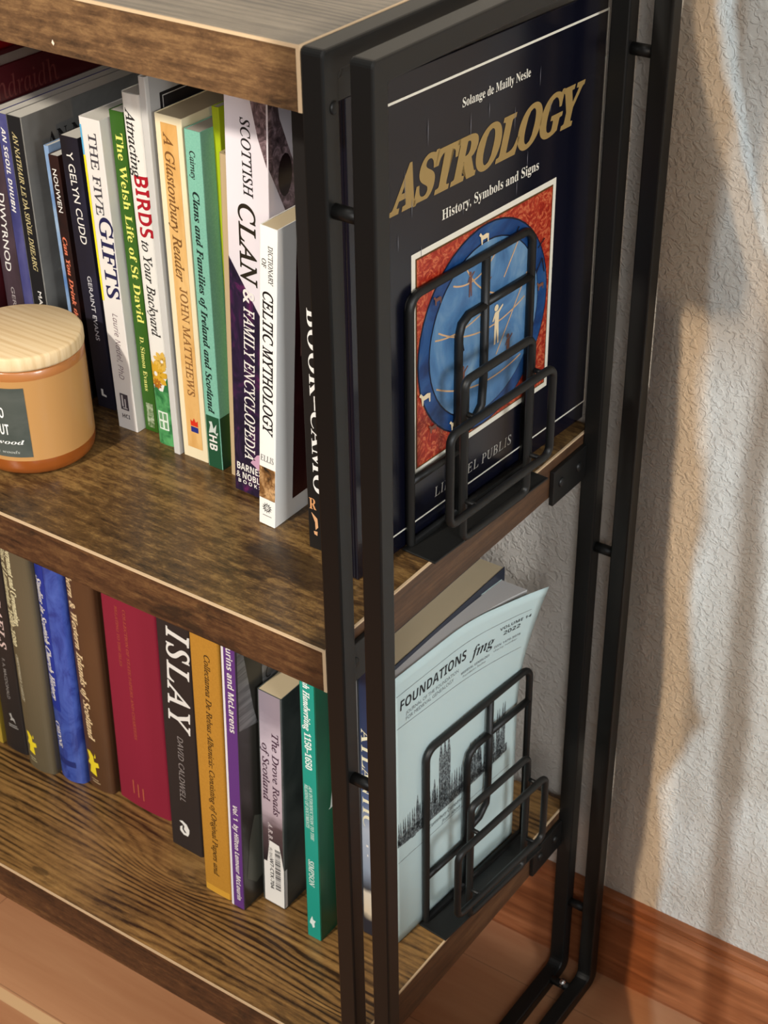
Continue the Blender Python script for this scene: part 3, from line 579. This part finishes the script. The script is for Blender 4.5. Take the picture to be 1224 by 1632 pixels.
shape('picture_small_figures', pic, mat('ink_umber', (112, 74, 62), .5, .3), q([*fig(70, 148, .7), *fig(88, 140, .55), *fig(110, 92, .8), *fig(64, 88, .9), *beast(126, 160, .6), *beast(40, 150, .7), *beast(144, 120, .7), *beast(36, 70, .7)]), fcr(6))
shape('picture_marks', pic, M_blk, q([*line2(138, 130, 144, 138, .9), *line2(144, 138, 147, 128, .9), *line2(62, 118, 65, 108, 1), *line2(62, 130, 66, 128, 1), *line2(139, 146, 146, 150, .9), *line2(112, 160, 118, 167, 1)]), fcr(6))
sp = lambda s, u: (-u, -.0002, s)
lettering('spine_mark', az, M_ivory, 'c', 'sans', lambda s, t_: (s-TB, -.0002, t_), .0062, .0092, .256, .005)
scr = []
for (s, v, l) in ((.052, .205, .012), (.060, .178, .009), (.066, .240, .016), (.046, .214, .020), (.104, .232, .016), (.098, .192, .008), (.121, .240, .009), (.146, .226, .014), (.160, .200, .010), (.170, .244, .012), (.182, .225, .009), (.040, .190, .010), (.150, .186, .010)):
    scr.append([(s, v), (s+.0003, v+l*.5), (s+.0002, v+l), (s-.0002, v+l*.6)])
shape('scuff_marks', az, mat('scuff', (112, 112, 118), .6, .3), scr, fc2)

# --- bottom shelf, left to right
b = book('mustard yellow book at the far left end of the bottom shelf', GL, -.4400, .1000, ZB, .0200, .15, .21, .03, (178, 150, 56))
b = book('black hardback with pale pink capitals at the left end of the bottom shelf', GL, -.4165, .1005, ZB, .0250, .15, .235, .042, (40, 36, 36), 'hardcover', .0015)
stext(b, 'THE GAELS', 'i', 200, 109, (16.5, 15.5), 6.4, (214, 188, 180)); stext(b, 'F. A. MACDONALD', 'sans', 98, 56.5, 13.6, 3.0, (140, 134, 130), 'author_name')
sshape(b, [[(11, 40), (12.6, 36), (11.4, 33), (14.6, 34), (17, 31), (16, 36), (14, 37), (13.4, 41)]], (168, 164, 160)); sshape(b, [*rect2(9, 28, 18, 29), *rect2(9, 26, 19, 27)], (150, 146, 142), 'publisher_line')
b = book('olive grey hardback with two lines of cream italics and a yellow thistle mark', GL, -.3862, .0965, ZB, .0300, .16, .238, .040, (98, 88, 68), 'hardcover', .004, rough=.3)
stext(b, 'Government and Covenanting,', 'bi', 226, 146, (14.2, 13.6), 5.8, (232, 222, 180)); stext(b, 'Politics of Lauderdale 1600\u20131690', 'bi', 226, 124, (7.2, 6.0), 5.8, (232, 222, 180)); stext(b, 'CHRISTOPHER R. LANGLEY', 'i', 115, 69, (6.6, 7.4), 3.4, (220, 212, 184), 'author_name')
THI = [[(-3, -8), (3, -9), (2.5, -2), (5.5, -1), (5.0, 2.5), (1.8, 2.2), (1.6, 6.5), (-1, 9.5), (-4, 9), (-2.4, 3), (-4.2, -1.2), (-1.8, -2)], [(2.2, 5.6), (3.2, 9.4), (3.6, 5.8)]]
def thistle(b, cx, cz, s=1.0):
    s *= 1.25
    sshape(b, [[(cx+p*s, cz+r_*s) for p, r_ in o] for o in THI], (238, 214, 46), 'thistle_mark')
thistle(b, 9.5, 26, .95); sshape(b, [*rect2(5.5, 10, 13, 11.2), *rect2(6.5, 7.6, 14, 8.6)], (168, 158, 124), 'publisher_line')
b = book('bright blue hardback with white italics on a deeper blue strip', GL, -.3555, .1020, ZB, .0265, .155, .240, .035, (58, 78, 160), 'hardcover', .0045, rough=.26, cover_mat=noisy('blue_toile', [(.38, (44, 60, 138)), (.5, (60, 82, 164)), (.7, (74, 98, 180))], (60, 60, 30), 4, .26, 1.5))
band(b, 72, 240, (30, 52, 150), 1.2, 13.5, 'title_strip'); stext(b, 'Studies in Scottish Church History', 'bi', 199, 81.5, (6.6, 8.0), 6.8, WHITE, layer=2); stext(b, 'CHEYNE', 'b', 59, 33, (7.0, 8.0), 4.8, WHITE, 'author_name', layer=2)
band(b, 16, 22, (34, 46, 112), 3, 21, 'foot_band'); 
b = book('brown hardback with cream italics and a bold yellow mark near its foot', GL, -.3283, .1055, ZB, .0270, .155, .243, .033, (84, 56, 36), 'hardcover', .003, rough=.3, cover_mat=noisy('brown_jacket', [(.35, (78, 52, 34)), (.65, (98, 66, 42))], (8, 8, 5)))
stext(b, 'Northern & Western Islands of Scotland', 'bi', 229, 52, (6.0, 11.5), 6.8, (232, 204, 158)); thistle(b, 9.0, 26, 1.05); sshape(b, [*rect2(6, 9, 14, 10), *rect2(7, 6.4, 15.5, 7.6)], (176, 150, 116), 'publisher_line')
b = book('thick crimson clothbound book with faded gold lettering', GL, -.2968, .1075, ZB, .0530, .17, .245, .040, (140, 30, 54), 'hardcover', .002, rough=.55)
stext(b, 'COLLECTION OF STATE PAPERS AND CHARTERS', 'i', 196, 72, (24.6, 25.0), 2.6, (176, 84, 60), shear=-.15); stext(b, 'RELATING TO THE ISLES', 'i', 196, 140, (16.6, 16.6), 2.4, (176, 84, 60), 'subtitle', shear=-.15); sshape(b, [*rect2(17, 12, 18.2, 26), *rect2(22, 10, 23.2, 24), *rect2(27, 9, 28.2, 22)], (182, 92, 66))
b = book('black book with very large white capitals down its spine, right of the crimson book', GL, -.2282, .0905, ZB, .0305, .16, .256, .0430, (44, 38, 38), 'hardcover', 0, rough=.5)
stext(b, 'ISLAY', 'i', 215.5, 121.5, (20.0, 16.0), 19.5, (240, 238, 234), shear=-.12, space=1.15); stext(b, 'DAVID CALDWELL', 'si', 115.5, 50.5, (16.0, 14.6), 5.2, (150, 142, 140), 'author_name')
sshape(b, [[(9.4, 28), (12.4, 29.4), (16.6, 27.4), (19, 23), (18.6, 18.6), (17.2, 15.2), (13, 15), (9.8, 18), (9.8, 22), (12.4, 24.4), (12, 20.4), (14, 17.6), (16, 18), (13.6, 21), (14.2, 24.6), (12, 26.6)]], (240, 238, 234), 'bird_mark')
b = book('ochre yellow hardback with small dark italic lettering, between the black and purple spines', GL, -.1768, .0689, ZB, .0255, .16, .272, .037, (188, 134, 46), 'hardcover', .0004, rough=.55, cover_mat=noisy('ochre_cloth', [(.3, (182, 128, 44)), (.7, (192, 138, 50))], (700, 700, 700), 2, .6))
stext(b, 'Collectanea De Rebus Albanicis: Consisting of Original Papers and', 'i', 228, 19.5, (15.4, 12.4), 4.6, (66, 44, 22)); band(b, 0, 6.5, (214, 160, 58), nm='foot_band')
b = book('slim purple paperback with white lettering and a white left edge', GL, -.1497, .0672, ZB, .0120, .14, .270, .046, (98, 54, 130), rough=.3, cover_mat=mat('dark_green_cover', (58, 56, 50), .32, .4))
band(b, 0, 270, (98, 54, 130)); band(b, 0, 270, (236, 232, 236), -.02, 2.2, 'white_edge', layer=2)
stext(b, 'MacLaurins and McLarens', 'sb', 268, 171.5, (6.6, 7.6), 5.0, WHITE, layer=2); stext(b, 'Vol. 1  by Hilton Lamour McLaurin', 'sbi', 103, 8, (6.8, 7.4), 4.0, WHITE, 'author_name', layer=2)
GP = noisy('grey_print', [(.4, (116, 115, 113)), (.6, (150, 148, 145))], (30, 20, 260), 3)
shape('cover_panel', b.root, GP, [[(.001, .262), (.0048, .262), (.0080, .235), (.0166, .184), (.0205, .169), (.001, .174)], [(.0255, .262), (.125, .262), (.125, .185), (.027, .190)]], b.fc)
lettering('cover_letter', b.root, mat('ink_70', (70, 66, 62), .5, .3), 'C', 'si', b.fc2, .030, .037, .206, .010)
shape('cover_leaf', b.root, mat('leaf_grey', (96, 98, 88), .4, .3), [[(.004, .03), (.014, .018), (.030, .024), (.036, .05), (.026, .078), (.014, .086), (.008, .066)]], b.fc)
b = book('pale lilac paperback with a white barcode sticker wrapped round its foot', GL, -.1337, .0842, ZB, .0200, .129, .2020, .0430, (74, 80, 78), pages='cream', rough=.3, cover_mat=noisy('misty_hill', [(.3, (40, 44, 46)), (.5, (78, 86, 84)), (.7, (104, 110, 106))], (16, 16, 12), 4, .3))
t = NT('lilac_mist'); gr = t.N.new('ShaderNodeSeparateXYZ'); t.L.new(t.coord(), gr.inputs[0])
zz = t.math('ADD', t.math('MULTIPLY', gr.outputs[2], 5.0), t.math('MULTIPLY', t.noise(t.coord((40, 40, 60)), 1, 3), .16))
M_lil = t.done(t.ramp(zz, [(.30, (44, 36, 38)), (.46, (92, 74, 78)), (.54, (190, 172, 182)), (.86, (204, 190, 202)), (1.0, (150, 138, 150))]), .3, .4)
band(b, 0, 202, (0, 0, 0), nm='spine_print', m=M_lil)
stext(b, 'The Drove Roads', 'i', 169, 92, (14.4, 14.2), 5.4, (70, 40, 60), shear=-.08, layer=2); stext(b, 'of Scotland', 'i', 156, 103, (5.8, 5.8), 5.4, (70, 40, 60), 'title_end', shear=-.08, layer=2); stext(b, 'A. R. B. H', 'i', 82, 60, 8.4, 3.6, (226, 214, 216), 'author_name', layer=2)
stk = pyd('barcode_sticker', [(.0020, b.y(.002)-.0005, .001), (.0199, -.0005, .001), (.0199, -.0005, .040), (.0178, b.y(.0178)-.0005, .054), (.016, b.y(.016)-.0005, .0635), (.0075, b.y(.0075)-.0005, .0645), (.0050, b.y(.005)-.0005, .042), (.002, b.y(.002)-.0005, .042)], [tuple(range(8))], mat('sticker_white', (238, 236, 232), .4, .3), b.root)
pyd('sticker_flap', [(.0202, 0, .001), (.0202, .003, .001), (.0202, .003, .040), (.0202, 0, .040)], [(0, 1, 2, 3)], mat('sticker_white', (238, 236, 232), .4, .3), stk)
bars = []; zc = 58.0
while zc > 18:
    wd = random.choice((.5, .8, 1.3)); bars += rect2(12.2, zc-wd, 17.0, zc); zc -= wd+random.choice((.5, .7, 1.1))
shape('barcode', stk, mat('ink_38_34_34', (38, 34, 34), .5, .3), [[(z*.001, u*.001) for u, z in o] for o in bars], lambda s, u: (u, b.y(u)-.0007, s))
lettering('sticker_code', stk, mat('ink_38_34_34', (38, 34, 34), .5, .3), 'W7-CTX-704', 'sb', lambda s, u: (u, b.y(u)-.0007, s), .047, .016, .0092, .0032)
lettering('sticker_note', stk, mat('ink_110', (120, 116, 112), .5, .3), '(R) 0043', 'sans', lambda s, u: (u, b.y(u)-.0007, s), .058, .047, .0085, .0026)
b = book('slim teal paperback with white lettering and a dark green cover, near the front post', GL, -.0857, .0745, ZB, .0124, .14, .256, .0200, (20, 84, 60), rough=.28, cover_mat=noisy('bottle_green', [(.35, (14, 62, 42)), (.65, (26, 88, 60))], (12, 12, 8), 3, .28))
band(b, 0, 256, (24, 150, 134)); stext(b, 'Scottish Handwriting 1150\u20131650', 'bi', 252, 162.5, (5.8, 6.0), 5.0, (232, 240, 236), layer=2)
stext(b, 'AN INTRODUCTION TO THE', 'i', 148, 98, (7.0, 7.4), 2.6, (214, 232, 226), 'subtitle', layer=2); stext(b, 'READING OF DOCUMENTS', 'i', 148, 108, (3.4, 3.7), 2.6, (214, 232, 226), 'subtitle', layer=2); stext(b, 'SIMPSON', 'i', 78, 52, 5.6, 4.4, (232, 240, 236), 'author_name', layer=2)
sshape(b, [[(3.2, 17), (5, 22), (5.6, 18.6), (8, 18), (6.8, 15), (7, 11.6), (5.4, 10), (4.4, 13), (2.6, 14)]], (224, 238, 234), 'publisher_mark', 2)
lettering('cover_title', b.root, mat('ink_pale_green', (196, 206, 196), .5, .3), 'How to read', 'i', b.fc, .012, .110, .132, .024, 0)
b = book('thin grey book wedged left of the navy spine, only its grey top showing', GL, -.0612, .1000, ZB, .0062, .140, .2475, .004, (128, 130, 134), pages='grey')
b.root.children[1].data.materials[0] = mat('grey_top', (140, 140, 142), .7, .2)
b = book('thick navy book with cream capitals seen in the gap between the two front posts', GL, -.0542, .0992, ZB, .0205, .146, .2440, .005, (46, 50, 62), 'paperback', 0, 'cream', rough=.35)
t = NT('navy_sky'); gr = t.N.new('ShaderNodeSeparateXYZ'); t.L.new(t.coord(), gr.inputs[0]); zz = t.math('ADD', t.math('MULTIPLY', gr.outputs[2], 4.0), t.math('MULTIPLY', t.noise(t.coord((50, 50, 40)), 1, 3), .08))
M_sky = t.done(t.ramp(zz, [(.03, (40, 44, 58)), (.10, (44, 46, 58)), (.13, (232, 216, 190)), (.20, (232, 222, 206)), (.22, (60, 62, 70)), (.30, (150, 164, 186)), (.45, (176, 186, 202)), (.55, (84, 104, 144)), (.75, (44, 62, 100)), (1, (32, 44, 72))]), .3, .4)
band(b, 0, 244, (0, 0, 0), nm='spine_print', m=M_sky); stext(b, 'ATLANTIC', 'b', 193, 106, 6.2, 7.6, (238, 232, 200), layer=2); sshape(b, [*rect2(4.6, 87, 6.4, 89), *rect2(5.2, 78, 6.2, 80)], WHITE, 'author_name', 2)

# --- the pale blue journal at the right end of the bottom shelf, its cover curling at the corner
KF = .07; X0, Y0 = -.0268, .104; ll = math.sqrt(1+KF*KF)
jr = empty('journal', (X0, Y0, ZB+.0001), 'pale blue journal with a cathedral drawing and curling corner, propped behind the lower black bookend', 'journal', GL)
UL, UR, HJ = -.0015, .1395, .2415
def curl(u, v):
    f = max(0, (u-.060)/(UR-.060)); g = max(0, (v-.135)/(HJ-.135))
    return .0150*f**2.0*g**1.5
def jc(u, v, e=0):
    c = curl(u, v); drop = .0065*max(0, (u-.05)/(UR-.05))**2*(v/HJ)**2
    uu = u+.010*max(0, (u-.11)/(UR-.11))*max(0, (v-.15)/(HJ-.15))**2
    return (KF*uu/ll+c+e, uu/ll, v-drop)
nu, nv = 28, 30; V = []; F = []
for e in (0, -.0003):
    for j in range(nv+1):
        for i in range(nu+1): V.append(jc(UL+(UR-UL)*i/nu, HJ*j/nv, e))
k = (nu+1)*(nv+1)
for j in range(nv):
    for i in range(nu):
        a = j*(nu+1)+i; F.append((a, a+1, a+nu+2, a+nu+1)); F.append((k+a, k+a+nu+1, k+a+nu+2, k+a+1))
for j in range(nv): a = j*(nu+1); F += [(a, a+nu+1, k+a+nu+1, k+a), (a+nu, k+a+nu, k+a+2*nu+1, a+2*nu+1)]
for i in range(nu): a = nv*(nu+1)+i; F += [(a, a+1, k+a+1, k+a), (i, k+i, k+i+1, i+1)]
pyd('cover', V, F, mat('pale_blue_card', (190, 210, 209), .6, .25), jr, True)
def pgs(u, v, f):   # f 0 back .. 1 front: leaves fanned apart to the right
    g = max(0, (u-.02)/(UR-.02)); x1 = KF*u/ll-.0006+curl(u, v)*.45; x0 = -.0061+.008*max(0, u)
    drop = .0050*max(0, (u-.05)/(UR-.05))**2*(v/HJ)**2
    return (x0+(x1-x0)*f, u/ll, v-drop-.0006)
V = []; F = []; nl = 2
for f in (0, 1):
    for j in range(13):
        for i in range(17): V.append(pgs(UL+.0005+(UR-.003-UL)*i/16, .0006+(HJ-.001)*j/12, f))
k = 13*17
for j in range(12):
    for i in range(16):
        a = j*17+i; F += [(a, a+17, a+18, a+1), (k+a, k+a+1, k+a+18, k+a+17)]
for j in range(12): a = j*17; F += [(a, k+a, k+a+17, a+17), (a+16, a+33, k+a+33, k+a+16)]
for i in range(16): a = 12*17+i; F += [(a, k+a, k+a+1, a+1), (i, i+1, k+i+1, k+i)]
pyd('page_block', V, F, page_mat('journal_pages', (206, 202, 198), 'X', 1400), jr)
V2 = [pgs(UL+(UR-.002-UL)*i/16, HJ*j/12, 0) for j in range(13) for i in range(17)]
V2 = [(x-.0005, y, z) for x, y, z in V2]; pyd('back_cover', V2+[(x-.0003, y, z) for x, y, z in V2], [(j*17+i, j*17+i+17, j*17+i+18, j*17+i+1) for j in range(12) for i in range(16)]+[(k+j*17+i, k+j*17+i+1, k+j*17+i+18, k+j*17+i+17) for j in range(12) for i in range(16)], mat('pale_blue_card', (190, 210, 209), .6, .25), jr)
jm = lambda s, v: jc(s, v, .00018)
def dense(o, n=10):
    out = []
    for a, c in zip(o, o[1:]+o[:1]): out += [(a[0]+(c[0]-a[0])*i/n, a[1]+(c[1]-a[1])*i/n) for i in range(n)]
    return out
JI = mat('journal_ink', (44, 46, 48), .6, .2); JG = mat('journal_grey', (110, 116, 118), .6, .2)
def rule(u0, v0, u1, v1, w=.0004):
    n = 14; V = [jm(u0+(u1-u0)*i/n, v0+(v1-v0)*i/n+s*w) for s in (-.5, .5) for i in range(n+1)]
    return V, [(i, i+1, n+2+i, n+1+i) for i in range(n)]
V, F = [], []
for r_ in ((.001, .2255, .132, .2255), (.001, .1985, .132, .1915), (.001, .078, .132, .078)):
    v, f = rule(*r_); F += [tuple(x+len(V) for x in t_) for t_ in f]; V += v
pyd('rules', V, F, JG, jr)
lettering('title', jr, JI, 'FOUNDATIONS', 'sb', jm, .0045, .0755, .2118, .0080, .12, 1, False)
lettering('subtitle', jr, JG, 'JOURNAL OF THE FOUNDATION', 'sans', jm, .0105, .067, .2052, .0028, 0, 1, False)
lettering('subtitle', jr, JG, 'FOR MEDIEVAL GENEALOGY', 'sans', jm, .0105, .062, .2005, .0028, 0, 1, False)
lettering('emblem_letters', jr, JI, 'fmg', 'bi', jm, .079, .104, .2085, .0090, .1, 1, False)
lettering('volume_line', jr, JI, 'VOLUME 14', 'sb', jm, .1085, .1335, .2185, .0026, 0, 1, False)
lettering('volume_line', jr, JI, '2022', 'sb', jm, .1120, .126, .2130, .0034, 0, 1, False)
lettering('contents_line', jr, JG, 'MEDIEVAL GENEALOGY', 'sb', jm, .070, .100, .2008, .0020, 0, 1, False)
lettering('contents_line', jr, JG, 'Foundation Studies', 'sans', jm, .072, .096, .1975, .0018, 0, 1, False)
lettering('contents_line', jr, JG, 'ISSN 1479-5078', 'sb', jm, .104, .128, .2050, .0020, 0, 1, False)
lettering('contents_line', jr, JG, 'charity number', 'sans', jm, .104, .126, .2018, .0018, 0, 1, False)
lettering('caption', jr, JI, 'Canterbury Cathedral', 'si', jm, .036, .074, .0850, .0032, 0, 1, False)
lettering('caption', jr, JI, 'from Above', 'si', jm, .050, .072, .0795, .0030, 0, 1, False)
# the engraved skyline
t = NT('engraving'); v_ = t.coord((260, 900, 420)); g = t.noise(v_, 1.0, 3, .7, .6)
M_eng = t.done(t.ramp(g, [(.40, (54, 58, 60)), (.50, (92, 98, 100)), (.60, (150, 162, 162))]), .7, .2)
sky = []
def tower(u, w, v0, v1, spire=True, pin=2):
    sky.append([(u-w/2, v0), (u+w/2, v0), (u+w/2, v1), (u-w/2, v1)])
    for i in range(pin):
        cx = u-w/2+w*(i+.5)/pin; hw = w/pin*.42; sky.append([(cx-hw, v1), (cx+hw, v1), (cx+hw*.15, v1+.009+w*.4), (cx-hw*.15, v1+.009+w*.4)])
tower(.053, .013, .099, .143, pin=3); tower(.0415, .0035, .098, .117, pin=1); tower(.0225, .0035, .096, .116, pin=1)
for i in range(4): tower(.0030+.0050*i, .0042, .094-.001*i, .104+.0012*i, pin=2)
for i in range(9): tower(.0265+.0056*i, .0050, .093, .106+.004*random.random(), pin=2)
tower(.088, .016, .098, .117, pin=3); tower(.1160, .0050, .100, .131, pin=2); tower(.1225, .0050, .100, .134, pin=2); tower(.110, .004, .100, .126, pin=2)
for i in range(6): tower(.078+.008*i, .0062, .094, .108, pin=2)
sky.append([(.0005, .093), (.010, .092), (.05, .092), (.09, .092), (.128, .095), (.128, .103), (.09, .102), (.05, .102), (.010, .102), (.0005, .100)])
shape('cathedral_drawing', jr, M_eng, sky, jm)

# ------------------------------------------------------------------ bookends
def arc_loop(u0, z0, u1, z1, r, x=0.0, n=6, corners='1111'):
    pts = []
    for ci, (cu, cz_, a) in enumerate(((u1, z1, 0), (u0, z1, 90), (u0, z0, 180), (u1, z0, 270))):
        rr_ = r if corners[ci] == '1' else .0008
        su = cu-rr_ if cu == u1 else cu+rr_; sz = cz_-rr_ if cz_ == z1 else cz_+rr_
        for k in range(n+1):
            t_ = math.radians(a+90*k/n); pts.append((x, su+rr_*math.cos(t_), sz+rr_*math.sin(t_)))
    return pts
def make_bookend():
    e = empty('bookend', (0, 0, 0)); R_ = .0026
    bp = bmesh.new(); add_box(bp, (-.0015, -.006, 0), (.0232, .1135, .0014), .0005); from_bm('base_plate', bp, M_black2, e)
    bm = bmesh.new(); sweep(bm, arc_loop(0, .002, .1185, .1625, .009, .0005, corners='1100'), R_, True, 10); from_bm('back_loop', bm, M_black2, e, True)
    # bars inside the back loop: a tall bar, a short shelf bar and a hooked inner bar
    for nm, pts in (('upright_bar', [(.0005, .0715, .1620), (.0005, .0715, .085), (.0005, .0700, .066), (.0005, .062, .058), (.0005, .050, .0555)]),
                    ('cross_bar', [(.0005, .0715, .132), (.0005, .1185, .132)]),
                    ('low_cross_bar', [(.0005, 0, .045), (.0005, .048, .045)]),
                    ('inner_bar', [(.0005, .0715, .131), (.0005, .055, .131), (.0005, .0485, .1275), (.0005, .046, .121), (.0005, .046, .003)])):
        bm = bmesh.new(); sweep(bm, pts, R_, False, 10); from_bm(nm, bm, M_black2, e, True)
    bm = bmesh.new(); sweep(bm, arc_loop(.0225, .0025, .0895, .1090, .005, .0222, corners='1111'), R_, True, 10); from_bm('middle_loop', bm, M_black2, e, True)
    bm = bmesh.new(); sweep(bm, arc_loop(-.0040, .0290, .0990, .0890, .006, .0318, corners='1111'), R_, True, 10); fl_ = from_bm('front_loop', bm, M_black2, e, True)
    for u in (.0225, .0895):
        for z in (.030, .0885):
            bm = bmesh.new(); sweep(bm, [(.0222, u, z), (.0318, u, z)], .0016, False, 8); from_bm('spacer_pin', bm, M_black2, fl_, True)
    return e
be = make_bookend()
be.location = (-.0193, .1107, ZM+.0001); be.rotation_euler.z = -math.atan(.0585)
tag(be, 'upper black wire bookend of overlapping frames holding up the navy zodiac book', 'bookend', 'black wire bookends')
be2 = be.copy(); COL.objects.link(be2)
for ch in list(be.children):
    c = ch.copy(); COL.objects.link(c); c.parent = be2
    for g_ in ch.children:
        d_ = g_.copy(); COL.objects.link(d_); d_.parent = c
be2.location = (-.0222, .1321, ZB+.0001); be2.rotation_euler.z = -math.atan(.085)
be2['label'] = 'lower black wire bookend of overlapping frames holding up the pale blue journal'

# ------------------------------------------------------------------ candle
cx, cy, cr = -.2875, .0705, .0385
cd = empty('candle', (cx, cy, ZM+.0001), 'amber jar candle with pale wooden lid and dark label on the middle shelf', 'candle')
def lathe(name, prof, m, parent, n=72, idx=None):
    V = [(r_*math.cos(2*math.pi*i/n), r_*math.sin(2*math.pi*i/n), z) for r_, z in prof for i in range(n)]; F = []; mi = []
    for j in range(len(prof)-1):
        for i in range(n): F.append((j*n+i, j*n+(i+1) % n, (j+1)*n+(i+1) % n, (j+1)*n+i)); mi.append(idx[j] if idx else 0)
    F.append(tuple(range(n))[::-1]); mi.append(idx[0] if idx else 0); F.append(tuple((len(prof)-1)*n+i for i in range(n))); mi.append(idx[-1] if idx else 0)
    o = pyd(name, V, F, m, parent, True)
    for p, q_ in zip(o.data.polygons, mi): p.material_index = q_
    return o
M_wax = mat('waxed_glass', (192, 142, 84), .42, .4, 0, .25); M_amb = mat('amber_glass', (150, 78, 26), .3, .5, 0, .5); M_rim = mat('amber_rim', (176, 112, 58), .35, .5, 0, .4)
c_ = cr
prof_j = [(c_-.0065, 0), (c_-.0035, .0008), (c_-.0012, .0032), (c_-.0003, .0065), (c_, .0108), (c_, .0122), (c_, .04), (c_, .066), (c_, .0685), (c_, .074), (c_-.0008, .0748)]
lathe('jar', prof_j, [M_amb, M_wax, M_rim], cd, idx=[0, 0, 0, 0, 0, 1, 1, 1, 2, 2])
t = NT('pine_lid'); g = t.noise(t.coord((9, 260, 30), (0, 0, 0), (0, 0, math.radians(4))), 1, 4, .6); w_ = t.wave(t.coord((2.0, 42, 6), (0, .02, 0), (0, 0, math.radians(6))), 1.5, 3.0, 2, .5, 'Y')
f_ = t.math('ADD', t.math('MULTIPLY', w_, .14), t.math('MULTIPLY', g, .86))
M_lid = t.done(t.ramp(f_, [(.25, (206, 172, 124)), (.5, (226, 198, 154)), (.8, (236, 214, 176))]), .55, .3)
lathe('lid', [(c_-.0006, .0749), (c_+.0004, .0758), (c_+.0006, .0768), (c_+.0006, .0832), (c_-.0002, .0842), (c_-.0012, .0847)], M_lid, cd)
cyl = lambda a, z, e=.00025: ((c_+e)*math.cos(a), (c_+e)*math.sin(a), z)
A0, A1 = math.radians(-134), math.radians(-46); k = 30
lb = pyd('label', [cyl(A0+(A1-A0)*i/k, z) for z in (.0152, .0642) for i in range(k+1)], [(i, i+1, k+2+i, k+1+i) for i in range(k)], noisy('slate_label', [(.35, (70, 76, 70)), (.65, (86, 90, 84))], (30, 30, 60)), cd, True)
cm = lambda s, v: cyl(s, v, .0005)
def deg(*a): return [math.radians(x) for x in a]
LW = mat('label_white', (240, 238, 232), .5, .3)
lettering('label_title', lb, LW, 'COCO', 'sb', cm, *deg(-86, -67.5), .0470, .0072); lettering('label_title', lb, LW, 'NUT', 'sb', cm, *deg(-79.5, -64.8), .0352, .0075)
lettering('label_script', lb, LW, 'cinder wood', 'bi', cm, *deg(-116, -52), .0262, .0030); lettering('label_note', lb, mat('label_grey', (176, 178, 170), .5, .3), 'scented with woods', 'bi', cm, *deg(-112, -57.5), .0190, .0020)
